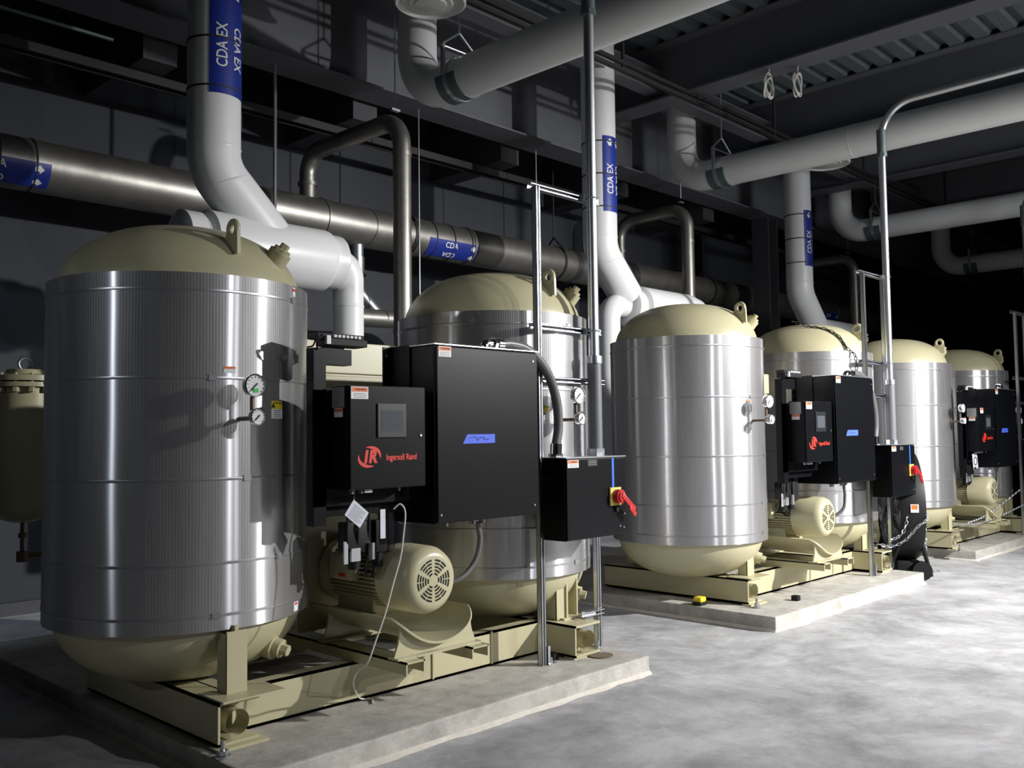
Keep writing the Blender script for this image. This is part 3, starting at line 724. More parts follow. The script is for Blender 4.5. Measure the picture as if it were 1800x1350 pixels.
    for yy in (4.0, 4.66):
        mb = MB(); pts = []
        for k in range(21): a = math.radians(222+96*k/20); pts.append((RR*math.cos(a), tz-.345+.345+RR*math.sin(a)))
        zb = .415
        pts = [(p_[0], p_[1]) for p_ in pts]
        P2 = pts+[(.27, zb+.07), (.30, zb), (-.30, zb), (-.27, zb+.07)]
        mb.poly(P2, .014, Matrix.Translation((tx, yy, 0)) @ Matrix.Rotation(PI/2, 4, 'X'))
        mb.box(tx-.31, tx+.31, yy-.06, yy+.03, zb-.012, zb)
        mb.build('saddle', 'cream', e3, smooth=False)
    for sx in (-.24, .24):
        mb = MB(); x0 = tx+sx-.065; x1 = tx+sx+.065
        mb.box(x0, x0+.009, 3.88, 5.4, .34, .405); mb.box(x1-.009, x1, 3.88, 5.4, .34, .405); mb.box(x0, x1, 3.88, 5.4, .395, .405)
        mb.build('support_channel', 'cream', e3, smooth=False)
for i, ox in enumerate((0, 4.85, 9.62)): motor(ox, i)

# ================================================================== HEATER / VALVE PIPEWORK BETWEEN TANKS
for i, ox in enumerate((0, 4.82, 9.67)):
    WH = ['nearest', 'middle', 'farthest'][i]
    e = empty('air_heater', (ox+3.6, 4.93, .34), 'cream heater box and pipework between the two tanks of the %s dryer' % WH, 'heater')
    mb = MB(); mb.box(ox+3.13, ox+4.02, 4.82, 5.2, 2.0, 2.20, .006); mb.box(ox+3.15, ox+4.0, 4.84, 5.18, 1.90, 1.99, .004); mb.box(ox+3.15, ox+4.0, 4.835, 5.19, 1.985, 2.004)
    mb.build('heater_box', 'cream', e, smooth=False)
    mb = MB(); mb.cyl((ox+3.32, 5.02, .8), (ox+3.32, 5.02, 1.95), .085, seg=28); mb.build('down_pipe', 'cream', e)
    mb = MB()
    for z in (1.3, 1.335): mb.cyl((ox+3.32, 5.02, z), (ox+3.32, 5.02, z+.028), .13, seg=32)
    mb.build('flange', 'cream', e)
    mb = MB(); mb.box(ox+3.18, ox+3.30, 4.86, 4.88, 1.30, 1.47); mb.build('bracket_plate', 'cream', e, smooth=False)
    mb = MB(); mb.cyl((ox+3.25, 4.74, 1.72), (ox+3.25, 4.80, 1.95), .035, seg=16); mb.cyl((ox+3.24, 4.72, 1.66), (ox+3.25, 4.74, 1.72), .045, seg=8); mb.build('air_fitting', 'chrome', e)
    # lower black control clutter: valves, regulators, cable bundle
    v = empty('pilot_valve_manifold', (ox+.1+3.15, 4.2, 1.0), 'small black pilot valves and fittings below the operator panel of the %s dryer' % WH, 'valve')
    mb = MB(); mb.box(ox+.1+2.90, ox+.1+3.07, 4.160, 4.240, .98, 1.14, .008); mb.box(ox+.1+3.10, ox+.1+3.18, 4.160, 4.240, .96, 1.14, .006); mb.cyl((ox+.1+2.98, 4.200, .88), (ox+.1+2.98, 4.200, .985), .034, seg=20); mb.cyl((ox+.1+3.14, 4.200, .88), (ox+.1+3.14, 4.200, .965), .028, seg=20)
    mb.cyl((ox+.1+3.22, 4.220, .96), (ox+.1+3.22, 4.220, 1.2), .045, seg=24)
    mb.build('valve_body', 'rubber', v)
    mb = MB(); mb.cyl((ox+.1+3.06, 4.150, .93), (ox+.1+3.06, 4.150, 1.02), .020, seg=16); mb.box(ox+.1+2.88, ox+.1+2.905, 4.150, 4.160, .92, 1.04); mb.box(ox+.1+2.92, ox+.1+2.98, 4.140, 4.155, .93, 1.0)
    mb.build('steel_fitting', 'galv', v)
    mb = MB()
    for k in range(4):
        a = [(ox+.1+2.92+.07*k, 4.165, 1.22), (ox+.1+2.89+.08*k, 4.140+.01*k, 1.08), (ox+.1+2.97+.05*k, 4.220, .92-.03*k), (ox+.1+3.14+.03*k, 4.350, .84)]
        mb.tube(smoothpath(a, 6), .007, 8)
    mb.build('cable', 'rubber', v)

# ================================================================== CONTROL CABINETS + OPERATOR PANELS
def warn(parent, x0, x1, y, z0, z1):
    mb = MB(); mb.box(x0, x1, y-.001, y, z0, z1); s = mb.build('warning_label', 'wht', parent, smooth=False)
    h = z1-z0; w_ = x1-x0
    mb = MB(); mb.box(x0+w_*.04, x1-w_*.04, y-.0016, y-.001, z1-h*.42, z1-h*.06); mb.build('warning_header', 'orange', s, smooth=False)
    mb = MB(); flat_text(mb, 'WARNING', h*.24, (x0+x1)/2+w_*.05, y-.0022, z1-h*.24, 0, .01)
    for k in range(4): mb.box(x0+w_*.12, x1-w_*.12, y-.0016, y-.001, z0+h*(.1+.11*k), z0+h*(.13+.11*k))
    mb.build('lettering', 'ink', s, smooth=False)
def cabinet(ox, oy, i):
    WH = ['nearest', 'middle', 'farthest'][i]
    e = empty('control_cabinet', (ox+3.87, 4.15+oy, 1.108), 'big black control cabinet with blue tape strip on the %s dryer' % WH, 'cabinet')
    x0, x1, y0, y1, z0, z1 = ox+3.45, ox+4.30, 3.95+oy, 4.34+oy, 1.108, 2.1175
    MB().box(x0, x1, y0, y1, z0, z1, .006).build('enclosure', 'black', e, smooth=False)
    MB().box(x0+.008, x1-.008, y0-.018, y0-.001, z0+.008, z1-.008, .005).build('door', 'black', e, smooth=False)
    MB().box(x0-.01, x1+.01, y0-.02, y1, z1, z1+.006).build('rain_lip', 'galv' if i < 3 else 'black', e, smooth=False)
    yf = y0-.0185
    warn(e, x0+.02, x0+.115, yf, z1-.068, z1-.008)
    mb = MB(); a = x0+.20; b = x0+.46; zc = z1-.535
    mb.poly([(a, zc-.028), (b, zc-.026), (b, zc+.026), (a+.035, zc+.026)], .0012, Matrix.Translation((0, yf, 0)) @ Matrix.Rotation(PI/2, 4, 'X'))
    tp = mb.build('masking_tape', 'tape', e, smooth=False)
    mb = MB(); rr = random.Random(5+i); q = [(a+.045+.012*k, yf-.0022, zc+rr.uniform(-.012, .012)) for k in range(15)]
    mb.tube(q, .0014, 5); mb.build('handwriting', 'ink', tp)
    mb = MB()
    for (xx, zz) in ((x1-.05, z1-.06), (x1-.05, z0+.06), (x0+.03, z0+.05)): mb.cyl((xx, yf+.002, zz), (xx, yf-.004, zz), .006, seg=10)
    mb.build('door_latch', 'galv', e)
    mb = MB(); mb.box(x0-.012, x0-.002, y0+.2, y0+.39, 1.80, z1+.01); mb.box(x0-.06, x0, y0+.38, y0+.39, 1.8, z1+.01)
    mb.build('side_bracket', 'black', e, smooth=False)
    mb = MB()
    for z in (2.075, 2.035, 2.0, 1.94): mb.cyl((x0-.035, y0+.3795, z), (x0-.035, y0+.376, z), .009 if z != 2.035 else .014, seg=10)
    mb.build('bolt', 'galv', e)
    mb = MB()
    for k, xx in enumerate((x0+.2, x0+.42, x0+.5)): mb.cyl((xx, y0+.14, z0), (xx, y0+.14, z0-.035), .02, seg=12)
    mb.build('cable_gland', 'galv', e)
    mb = MB(); mb.box(x1-.02, x1+.20, 4.09+oy, 4.115+oy, 1.28, 1.32); mb.build('support_rail', 'galv', e, smooth=False)
    mb = MB(); mb.box(x1-.02, x1+.20, 4.09+oy, 4.115+oy, 1.94, 1.98); mb.build('support_rail', 'galv', e, smooth=False)
    # hoses from the cabinet underside to the motor
    mb = MB(); X = x0+.46
    mb.tube(smoothpath([(X, y0+.14, z0-.03), (X+.02, y0+.14, z0-.14), (X-.02, y0+.15, z0-.27), (X-.14, 4.12, z0-.36), (X-.32, 4.2, z0-.38), (ox+3.5, 4.25, .78)], 8), .016, 12)
    tag(mb.build('power_cable', 'hose'), 'grey cable looping from the underside of the black cabinet to the motor, %s dryer' % WH, 'cable')
    # flexible conduit over the top
    fx = empty('flexible_conduit', (ox+3.9, 4.0, 1.46), 'thick grey flexible conduit arching from cabinet top to switch box, %s dryer' % WH, 'conduit')
    yq = 4.06+oy; ox += .06
    P = [(ox+4.03, yq, 2.165), (ox+4.12, yq, 2.172), (ox+4.25, yq, 2.155), (ox+4.38, yq, 2.09), (ox+4.50, yq, 1.96), (ox+4.56, yq, 1.80), (ox+4.57, yq, 1.65), (ox+4.545, yq, 1.53)]
    def rib(k): return .031+.0012*(k % 2)
    MB().tube(smoothpath(P, 12), .032, 20, rfun=rib).build('hose', 'hose', fx)
    mb = MB(); mb.tube(bend([(ox+3.90, yq, 2.115), (ox+3.90, yq, 2.165), (ox+3.98, yq, 2.165)], .05, 6), .028, 16); mb.cyl((ox+3.96, yq, 2.165), (ox+3.985, yq, 2.165), .042, seg=8); mb.cyl((ox+3.995, yq, 2.165), (ox+4.04, yq, 2.165), .040, seg=20)
    mb.cyl((ox+4.54, yq, 1.455), (ox+4.545, yq, 1.54), .040, seg=20); mb.cyl((ox+4.54, yq, 1.452), (ox+4.54, yq, 1.475), .048, seg=8)
    mb.build('fitting', 'chrome', fx)
def opanel(ox, oy, i):
    WH = ['nearest', 'middle', 'farthest'][i]
    e = empty('operator_panel', (ox+3.1, 4.0+oy, 1.33), 'black operator panel with screen and red lettering on the %s dryer' % WH, 'panel')
    x0, x1, y0, y1, z0, z1 = ox+2.862, ox+3.376, 3.95+oy, 4.10+oy, 1.326, 1.871
    ox += .095
    MB().box(x0, x1, y0, y1, z0, z1, .004).build('enclosure', 'black', e, smooth=False)
    MB().box(x0+.004, x1-.004, y0-.014, y0-.001, z0+.004, z1-.004, .004).build('door', 'black', e, smooth=False)
    yf = y0-.0145
    warn(e, x0+.008, x0+.118, yf, z1-.072, z1-.008)
    mb = MB(); sx0, sx1, sz0, sz1 = x0+.175, x0+.37, z1-.275, z1-.095
    mb.box(sx0, sx1, yf-.008, yf, sz0, sz1, .003); b = mb.build('screen_bezel', 'bezel', e, smooth=False)
    MB().box(sx0+.024, sx1-.024, yf-.0092, yf-.008, sz0+.036, sz1-.036).build('screen', 'screen', b, smooth=False)
    # logo: swoosh + letters
    mb = MB(); lx, lz = x0+.125, z1-.375
    def swoosh(a0, a1, sgn):
        pts_o = []; pts_i = []; n = 22
        for k in range(n+1):
            a = a0+(a1-a0)*k/n; th = .019*math.sin(PI*k/n)**.7
            ro = (.076, .055)
            pts_o.append((ro[0]*math.cos(a), ro[1]*math.sin(a))); pts_i.append(((ro[0]-th)*math.cos(a), (ro[1]-th)*math.sin(a)))
        P = pts_o+pts_i[::-1][1:-1]
        mb.poly(P, 0, Matrix.Translation((lx, yf-.0008, lz)) @ Matrix.Rotation(PI/2, 4, 'X') @ Matrix.Rotation(math.radians(12), 4, 'Z'))
    swoosh(math.radians(-28), math.radians(100), 1); swoosh(math.radians(150), math.radians(285), 1)
    flat_text(mb, 'IR', .088, lx+.004, yf-.001, lz-.002, .18, .055, .95)
    flat_text(mb, 'Ingersoll Rand', .046, lx+.215, yf-.001, lz-.006, 0, .022, .80)
    mb.build('logo', 'redp', e, smooth=False)
    # side name plates
    mb = MB(); mb.box(x0-.0015, x0, y0+.03, y1-.01, z1-.115, z1-.008); mb.build('name_plate', 'plate', e, smooth=False)
    mb = MB(); mb.box(x0-.0015, x0, y0+.045, y1-.03, z1-.165, z1-.118); s = mb.build('side_label', 'wht', e, smooth=False)
    MB().box(x0-.0022, x0-.0015, y0+.047, y1-.032, z1-.138, z1-.121).build('side_label_header', 'orange', s, smooth=False)
    mb = MB(); mb.cyl((x1-.04, yf, z0+.28), (x1-.04, yf-.006, z0+.28), .007, seg=10)
    mb.build('door_latch', 'galv', e)
    mb = MB()
    for k in (.03, .09, .14): mb.cyl((x0+k+.02, y0+.04, z0), (x0+k+.02, y0+.04, z0-.02), .012, seg=10)
    mb.box(x0+.12, x0+.17, y0+.02, y0+.05, z0-.018, z0); mb.cyl((x0+.37, y0+.05, z0), (x0+.37, y0+.05, z0-.02), .01, seg=10)
    mb.build('cable_gland', 'galv', e)
    # black mounting plate and post behind
    mb = MB(); mb.box(ox+2.66, ox+3.30, y1, y1+.012, 1.24, 1.85); mb.box(ox+2.66, ox+2.735, y1, y1+.07, 1.14, 2.07); mb.box(ox+2.72, ox+3.31, y1+.06, y1+.07, 1.18, 1.25)
    mb.box(ox+2.72, ox+3.34, y1+.05, y1+.06, 1.78, 1.86); mb.box(ox+3.24, ox+3.352, y1+.04, y1+.22, 1.3, 1.5)
    mb.build('mounting_frame', 'black', e, smooth=False)
    mb = MB(); mb.box(ox+2.735, ox+2.90, y1+.0, y1+.07, 1.985, 2.07); mb.box(ox+2.735, ox+2.86, y1+.01, y1+.07, 2.05, 2.08)
    mb.build('top_bracket', 'black', e, smooth=False)
    # terminal / valve block on the post
    t = empty('solenoid_block', (ox+2.8, y1+.04, 2.08), 'black solenoid valve block with white connector studs on top of the %s operator panel post' % WH, 'valve block')
    mb = MB(); mb.box(ox+2.73, ox+2.985, y1-.03, y1+.09, 2.085, 2.125, .006); mb.box(ox+2.67, ox+2.97, y1-.02, y1+.06, 2.115, 2.15, .006)
    mb.build('block', 'rubber', t, smooth=False)
    mb = MB(); 
    for k in range(7): mb.box(ox+2.765+k*.026, ox+2.779+k*.026, y1-.037, y1-.02, 2.128, 2.142)
    mb.box(ox+2.715, ox+2.74, y1-.04, y1-.02, 2.09, 2.135)
    mb.build('connector', 'wht', t, smooth=False)
    mb = MB(); mb.tube(smoothpath([(ox+2.72, y1-.02, 2.13), (ox+2.66, y1-.03, 2.12), (ox+2.655, y1, 2.08), (ox+2.63, y1+.02, 2.07)], 6), .005, 6); mb.tube(smoothpath([(ox+2.70, y1-.02, 2.14), (ox+2.665, y1-.03, 2.10), (ox+2.68, y1, 2.06)], 6), .005, 6)
    mb.build('cable', 'rubber', t)
for i, (ox, oy) in enumerate(((0, 0), (4.83, -.09), (9.42, -.09))): cabinet(ox, oy, i)
for i, (ox, oy) in enumerate(((0, 0), (4.83, -.09), (9.42, -.09))): opanel(ox, oy, i)

# ================================================================== DISCONNECT BOX, RACK, CONDUIT
def rack(ox, oy, i):
    WH = ['nearest', 'middle', 'farthest'][i]
    e = empty('strut_rack', (ox+4.8, 4.13+oy, .12), 'tall galvanised strut frame beside the switch box of the %s dryer' % WH, 'rack')
    def strut(mb, p0, p1, w_=.041):
        (xa, ya, za), (xb, yb, zb) = p0, p1
        h = w_/2
        if za != zb: # upright, open face to -Y
            mb.box(xa-h, xa+h, ya+h-.004, ya+h, za, zb); mb.box(xa-h, xa-h+.004, ya-h, ya+h, za, zb); mb.box(xa+h-.004, xa+h, ya-h, ya+h, za, zb)
            mb.box(xa-h, xa-h+.010, ya-h, ya-h+.004, za, zb); mb.box(xa+h-.010, xa+h, ya-h, ya-h+.004, za, zb)
        else:
            mb.box(xa, xb, ya+h-.004, ya+h, za-h, za+h); mb.box(xa, xb, ya-h, ya+h, za-h, za-h+.004); mb.box(xa, xb, ya-h, ya+h, za+h-.004, za+h)
            mb.box(xa, xb, ya-h, ya-h+.004, za-h, za-h+.009); mb.box(xa, xb, ya-h, ya-h+.004, za+h-.009, za+h)
    for xx, yy in ((4.485, 4.10), (5.13, 4.16)):
        mb = MB(); strut(mb, (ox+xx, yy+oy, .12), (ox+xx, yy+oy, 3.24)); mb.build('upright', 'galv', e, smooth=False)
    for z, xe in ((3.25, 5.17), (2.315, 5.17), (1.965, 5.20), (.37, 5.15)):
        mb = MB(); strut(mb, (ox+4.46 if z > 1 else ox+4.95, 4.135+oy, z), (ox+xe, 4.135+oy, z)); mb.build('cross_bar', 'galv', e, smooth=False)
    mb = MB(); mb.box(ox+4.51, ox+4.53, 4.07+oy, 4.13+oy, .12, .24); mb.box(ox+4.51, ox+4.59, 4.06+oy, 4.12+oy, .12, .127); mb.cyl((ox+4.56, 4.09+oy, .12), (ox+4.56, 4.09+oy, .16), .009, seg=8)
    mb.build('foot_bracket', 'galv', e)
    # conduit
    c = empty('electrical_conduit', (ox+5.1, 4.2+oy, 1.45), 'tall galvanised conduit rising from the switch box of the %s dryer' % WH, 'conduit')
    X, Y = ox+5.03, 4.09+oy-.02
    zt = 5.12
    MB().tube(bend([(X, Y, 2.1), (X, Y, zt), (X, -1.5, zt+.06)], .36, 12), .037, 20).build('pipe_run', 'galv', c)
    mb = MB(); mb.cyl((X, Y, 4.60), (X, Y, 4.86), .05, seg=20); mb.cyl((X, Y, 4.56), (X, Y, 4.60), .056, seg=8); mb.build('coupling', 'dgalv', c)
    MB().cyl((X, Y, 1.45), (X, Y, 2.12), .048, seg=24).build('plastic_sleeve', 'pvc', c)
    mb = MB(); mb.cyl((X, Y, 2.09), (X, Y, 2.14), .056, seg=20); mb.cyl((X, Y, 1.45), (X, Y, 1.50), .060, seg=8); mb.build('fitting', 'galv', c)
    mb = MB()
    for z in (3.25, 2.315): mb.box(X-.06, X+.10, Y+.02, Y+.045, z-.02, z+.02); mb.torus((X, Y, z), .042, .006, None, 20, 6)
    mb.build('pipe_clamp', 'galv', c)
    mb = MB(); mb.cyl((X, Y-1.7, zt+.04), (X, Y-1.7, 6.41), .006, seg=6); mb.box(X-.2, X+.12, Y-1.73, Y-1.69, zt-.02, zt+.02); mb.build('hanger', 'galv', c)
    # disconnect box
    WHT = 'black switch box with yellow plate and red rotary handle on the %s dryer' % WH
    e = empty('disconnect_box', (ox+4.77, 3.95+oy, .93), WHT, 'switch box')
    x0, x1, y0, y1, z0, z1 = ox+4.463, ox+5.075, 3.87+oy, 4.06+oy, .925, 1.45
    MB().box(x0, x1, y0, y1, z0, z1, .005).build('enclosure', 'black', e, smooth=False)
    MB().box(x0+.004, x1-.004, y0-.018, y0-.001, z0+.006, z1-.008, .004).build('door', 'black', e, smooth=False)
    MB().box(x0-.003, x1+.003, y0-.02, y1, z1-.003, z1+.004).build('top_flange', 'galv', e, smooth=False)
    yf = y0-.0185
    warn(e, x0+.012, x0+.12, yf, z1-.062, z1-.014)
    mb = MB(); mb.box(x0+.21, x0+.31, yf-.001, yf, z1-.058, z1-.014); pl = mb.build('embossed_plate', 'bezel', e, smooth=False)
    mb = MB()
    for k in range(3): mb.box(x0+.22, x0+.30, yf-.0015, yf-.001, z1-.026-.011*k, z1-.023-.011*k)
    mb.build('lettering', 'plate', pl, smooth=False)
    hx, hz = x1-.125, z1-.265
    mb = MB(); mb.box(hx-.025, hx-.003, yf-.0012, yf, hz+.05, z1-.01); mb.build('blue_stripe', 'stripe', e, smooth=False)
    mb = MB(); mb.box(hx-.058, hx+.058, yf-.012, yf, hz-.06, hz+.06, .003); mb.build('switch_plate', 'switchy', e, smooth=False)
    mb = MB(); mb.cyl((hx+.005, yf-.012, hz), (hx+.005, yf-.055, hz), .046, seg=32); mb.cyl((hx+.005, yf-.055, hz), (hx+.005, yf-.065, hz), .032, seg=24)
    mb.box(-.012, .16, -.018, .018, -.006, .006, .004, Matrix.Translation((hx+.01, yf-.065, hz+.005)) @ Matrix.Rotation(PI/2, 4, 'X') @ Matrix.Rotation(math.radians(-38), 4, 'Z'))
    mb.box(.13, .215, -.016, .016, -.008, .008, .004, Matrix.Translation((hx-.02, yf-.065, hz+.015)) @ Matrix.Rotation(PI/2, 4, 'X') @ Matrix.Rotation(math.radians(-42), 4, 'Z'))
    mb.build('rotary_handle', 'red', e)
    mb = MB(); mb.cyl((hx+.01, yf, hz-.085), (hx+.01, yf-.02, hz-.085), .016, seg=12); mb.build('padlock_hasp', 'rubber', e)
    mb = MB()
    for xx, zz in ((x1-.02, z0+.14), (x1-.03, z0+.05), (x1-.07, z0+.06)): mb.cyl((xx, yf+.003, zz), (xx, yf-.003, zz), .006, seg=8)
    mb.build('bolt', 'galv', e)
for i, (ox, oy) in enumerate(((0, 0), (4.93, -.06), (9.85, -.12))): rack(ox, oy, i)

# ================================================================== SMALL THINGS
# hanging paper tag and white cord on the nearest dryer
tg = MB(); T_ = Matrix.Translation((2.985, 4.045, 1.195)) @ Matrix.Rotation(PI/2, 4, 'X') @ Matrix.Rotation(math.radians(-38), 4, 'Z')
tg.box(-.062, .062, -.048, .048, -.001, .001, 0, T_)
e = tg.build('paper_tag', 'paper', smooth=False); tag(e, 'white printed paper tag hanging tilted below the nearest operator panel', 'tag')
mb = MB()
for k in range(9): mb.box(-.045, .045 if k % 3 else .03, -.038+.0085*k, -.036+.0085*k, .001, .0014, 0, T_)
mb.build('lettering', 'ink', e, smooth=False)
MB().tube([(2.965, 4.045, 1.255), (2.975, 4.045, 1.33)], .0015, 6).build('string', 'tube', e)
P = smoothpath([(3.10, 3.88, 1.22), (3.13, 3.86, 1.245), (3.155, 3.85, 1.2), (3.15, 3.86, 1.08), (3.13, 3.86, .97), (3.09, 3.87, .84), (3.04, 3.88, .68), (3.0, 3.90, .56), (2.965, 3.93, .44), (2.98, 4.05, .36), (3.06, 4.18, .26), (3.19, 4.30, .145), (3.26, 4.29, .130), (3.22, 4.22, .126)], 8)
tag(MB().tube(P, .0045, 8).build('drain_tube', 'tube'), 'thin white tube dangling past the nearest motor down to the pad', 'tube')
tag(MB().box(3.80, 3.93, 4.52, 4.53, .345, .40).build('paper_card', 'wht', smooth=False), 'small white card lying behind the nearest motor cradle', 'card')
mb = MB(); mb.box(3.20, 3.235, 4.12, 4.124, 1.04, 1.20); tag(mb.build('cable_duct_strip', 'paper', smooth=False), 'pale plastic strip hanging beneath the nearest operator panel', 'strip')
# tag and pale card on the far dryer
T_ = Matrix.Translation((12.36, 3.95, 1.205)) @ Matrix.Rotation(PI/2, 4, 'X') @ Matrix.Rotation(.15, 4, 'Z')
mb = MB(); mb.box(-.085, .085, -.10, .10, -.001, .001, 0, T_); mb.box(-.003, .003, .09, .14, -.001, .001, 0, T_); o = mb.build('paper_tag', 'paper', smooth=False); tag(o, 'white printed card hanging below the farthest operator panel', 'tag')
mb = MB(); mb.torus((0, 0, 0), .05, .008, T_, 16, 6); mb.box(-.08, .02, -.1, -.07, .001, .002, 0, T_); mb.build('lettering', 'ink', o, smooth=False)
# tape measure on the middle pad
e = empty('tape_measure', (6.93, 4.50, .12), 'small yellow and black tape measure lying on the middle pad', 'tape measure')
mb = MB(); mb.box(6.90, 6.99, 4.46, 4.54, .145, .19, .015); mb.build('case', 'yellow', e)
mb = MB(); mb.box(6.88, 6.985, 4.45, 4.54, .121, .147, .008); mb.build('base', 'rubber', e)
# dark box and lost bolt behind the near pad edge: drain cap on pad
e = MB().cyl((4.93, 3.98, .12), (4.93, 3.98, .128), .085, seg=32).build('floor_cleanout', 'rust'); tag(e, 'round rusty cap set in the near pad beside the conduit', 'cap')
tag(MB().box(4.62, 4.67, 4.12, 4.17, .12, .165, .004).build('rubber_block', 'rubber'), 'small black rubber block on the near pad under the skid end', 'block')
tag(MB().box(7.62, 7.68, 3.94, 4.0, .12, .165, .004).build('rubber_block', 'rubber'), 'small black rubber block on the middle pad by the skid corner', 'block')

# drum fan standing edge-on beside the middle pad
fx, fy = 10.47, 4.15
e = empty('drum_fan', (fx, fy, 0), 'big black drum fan standing edge-on beyond the middle switch box', 'fan')
FA = math.radians(124); LBA = math.radians(90)
FT = Matrix.Translation((fx, fy, .78)) @ Matrix.Rotation(FA, 4, 'Z') @ Matrix.Rotation(PI/2, 4, 'Y')
MB().lathe([(.56, -.12), (.595, -.13), (.61, -.10), (.60, .10), (.59, .13), (.55, .12), (.56, 0), (.56, -.12)], FT, 64).build('drum', 'rubber', e)
for zz in (-.11, .11):
    mb = MB()
    for r in (.1, .17, .24, .31, .38, .45, .52): mb.torus((0, 0, 0), r, .004, None, 40, 5)
    for k in range(12): mb.cyl((0, 0, 0), (.565*math.cos(PI*k/6), .565*math.sin(PI*k/6), 0), .003, seg=5)
    mb.bm.transform(FT @ Matrix.Translation((0, 0, zz))); mb.build('grille', 'blackp', e)
mb = MB(); mb.cyl((0, 0, -.10), (0, 0, .08), .11, seg=24); mb.bm.transform(FT); mb.build('hub_motor', 'rubber', e)
mb = MB()
for k in range(3): mb.box(.08, .46, -.07, .07, -.004, .004, 0, FT @ Matrix.Rotation(2*PI*k/3+.4, 4, 'Z') @ Matrix.Rotation(.5, 4, 'X'))
mb.build('blade', 'galv', e)
q = Matrix.Rotation(FA, 3, 'Z'); A = Vector((fx, fy, 0))
mb = MB()
for s_ in (-1, 1):
    mb.tube([A+q @ Vector((-.22, s_*.3, .06)), A+q @ Vector((0, s_*.56, .74))], .022, 8); mb.tube([A+q @ Vector((.22, s_*.3, .06)), A+q @ Vector((0, s_*.56, .74))], .022, 8)
    mb.tube([A+q @ Vector((-.24, s_*.3, .05)), A+q @ Vector((.24, s_*.3, .05))], .022, 8)
mb.box(-.12, .12, -.32, .32, .03, .20, .02, Matrix.Translation(A) @ Matrix.Rotation(FA, 4, 'Z'))
mb.build('stand', 'rubber', e)
for s_ in (-1, 1):
    B0 = A+q @ Vector((-.12, s_*.36, .10)); B = q @ Vector((0, .035, 0))
    mb = MB(); mb.cyl(B0-B, B0+B, .10, seg=28); mb.build('wheel', 'rubber', e)
def drum_pt(a, z, r=.612): return FT @ Vector((r*math.cos(a), r*math.sin(a), z))
# which side of the drum rim faces the camera: local y towards -cam
for (za, zb_, aa, ab, m_, rr) in ((-.05, .03, LBA-.07, LBA+.07, 'wht', .612), (-.04, .02, LBA-.015, LBA+.06, 'orange', .614)):
    t = bmesh.new(); V = [[t.verts.new(drum_pt(aa+(ab-aa)*k/4, z_, rr)) for k in range(5)] for z_ in (za, zb_)]
    for k in range(4): t.faces.new((V[0][k], V[0][k+1], V[1][k+1], V[1][k]))
    MB().add(t).build('warning_label', m_, e)
# chains
chain('barrier_chain', [(9.99, 3.86, .93), (9.95, 3.87, .70), (9.87, 3.90, .52), (9.70, 4.0, .44)], 'steel chain hanging from the middle switch box towards its post')
chain('barrier_chain', [(9.66, 4.08, .42), (9.80, 3.98, .39), (9.86, 3.86, .46), (9.87, 3.74, .60), (9.98, 3.68, .68), (10.3, 3.85, .74), (10.6, 4.05, .80)], 'steel chain sagging from the middle switch box post to the black drum fan')
chain('barrier_chain', [(10.62, 4.05, .84), (10.76, 4.0, .80), (10.775, 4.0, .5), (10.775, 4.0, .03), (10.86, 3.95, .014), (11.0, 3.9, .014)], 'steel chain hanging straight down from the black drum fan to the floor')
chain('barrier_chain', [(12.15, 4.0, .45), (12.7, 4.0, .48), (13.2, 4.0, .55), (14.0, 4.0, .69), (14.9, 4.0, .86)], 'upper of two steel chains swinging across the front of the farthest dryer')
chain('barrier_chain', [(11.5, 3.95, .49), (12.1, 3.95, .44), (12.7, 3.95, .435), (13.5, 3.95, .48), (14.9, 3.95, .60)], 'lower of two steel chains swinging across the front of the farthest dryer')
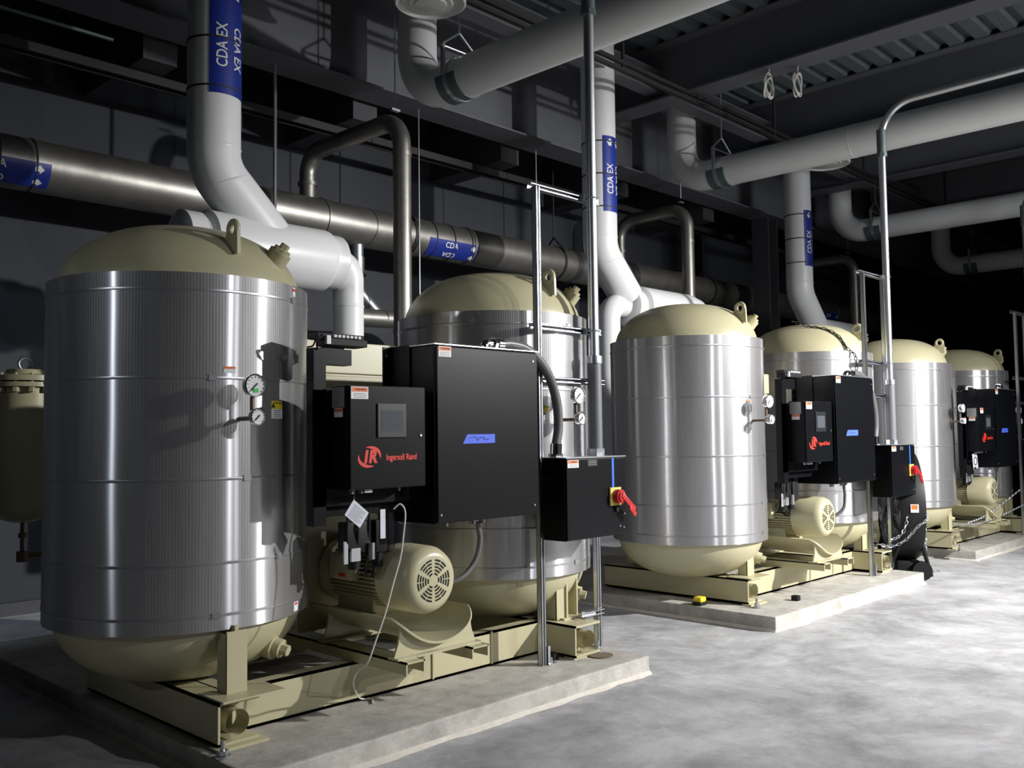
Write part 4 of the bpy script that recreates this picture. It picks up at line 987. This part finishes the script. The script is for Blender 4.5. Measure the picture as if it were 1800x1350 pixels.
chain('hoist_chain', [(9.24, 4.75, 2.785), (9.315, 4.573, 2.715), (9.355, 4.497, 2.70), (9.382, 4.397, 2.665), (9.398, 4.3, 2.595), (9.397, 4.25, 2.51), (9.39, 4.19, 2.44), (9.39, 4.13, 2.38), (9.39, 4.12, 2.2), (9.39, 4.12, 2.0)], 'dark chain draped over the dome of the fourth tank and down its front', m='blackp')
# filter vessel far left
e = empty('filter_vessel', (2.21, 6.7, 1.07), 'cream bolted-lid filter vessel at the left edge, behind the nearest tank', 'vessel')
T_ = Matrix.Translation((2.21, 6.7, 0))
MB().lathe([(0, 1.06), (.07, 1.065), (.14, 1.09), (.18, 1.14), (.19, 1.2), (.19, 1.98)], T_, 56).build('shell', 'cream', e)
MB().lathe([(.19, 1.96), (.23, 1.96), (.23, 1.99), (.19, 1.99)], T_, 56).build('body_flange', 'cream', e)
MB().lathe([(0, 2.0), (.235, 2.0), (.235, 2.035), (.12, 2.05), (.11, 2.08), (0, 2.085)], T_, 56).build('lid', 'cream', e)
for k in range(14):
    a = 2*PI*k/14+.1; px_, py_ = 2.21+.21*math.cos(a), 6.7+.21*math.sin(a)
    mb = MB(); mb.cyl((px_, py_, 1.925), (px_, py_, 2.05), .011, seg=8); mb.cyl((px_, py_, 1.925), (px_, py_, 1.955), .022, seg=6); mb.build('lid_bolt', 'cream', e)
MB().torus((2.21, 6.7, 2.12), .04, .009, Matrix.Rotation(PI/2, 4, 'X')).build('lifting_eye', 'galv', e)
mb = MB(); mb.cyl((2.21, 6.7, 1.07), (2.21, 6.7, .80), .014, seg=10); mb.cyl((2.21, 6.7, .96), (2.21, 6.7, .99), .026, seg=8); mb.cyl((2.21, 6.7, .80), (2.21, 6.7, .87), .035, seg=6); mb.cyl((2.21, 6.7, .84), (2.9, 6.7, .84), .016, seg=10)
mb.build('drain_valve', 'brass', e)
mb = MB(); mb.cyl((2.38, 6.7, 1.75), (3.1, 6.7, 1.75), .08, seg=24); mb.tube(bend([(3.05, 6.7, 1.75), (3.3, 6.7, 1.75), (3.3, 6.7, .06)], .14, 6), .08, 24); mb.cyl((3.3, 6.7, 0), (3.3, 6.7, .06), .14, seg=24)
mb.build('inlet_pipe', 'cream', e)
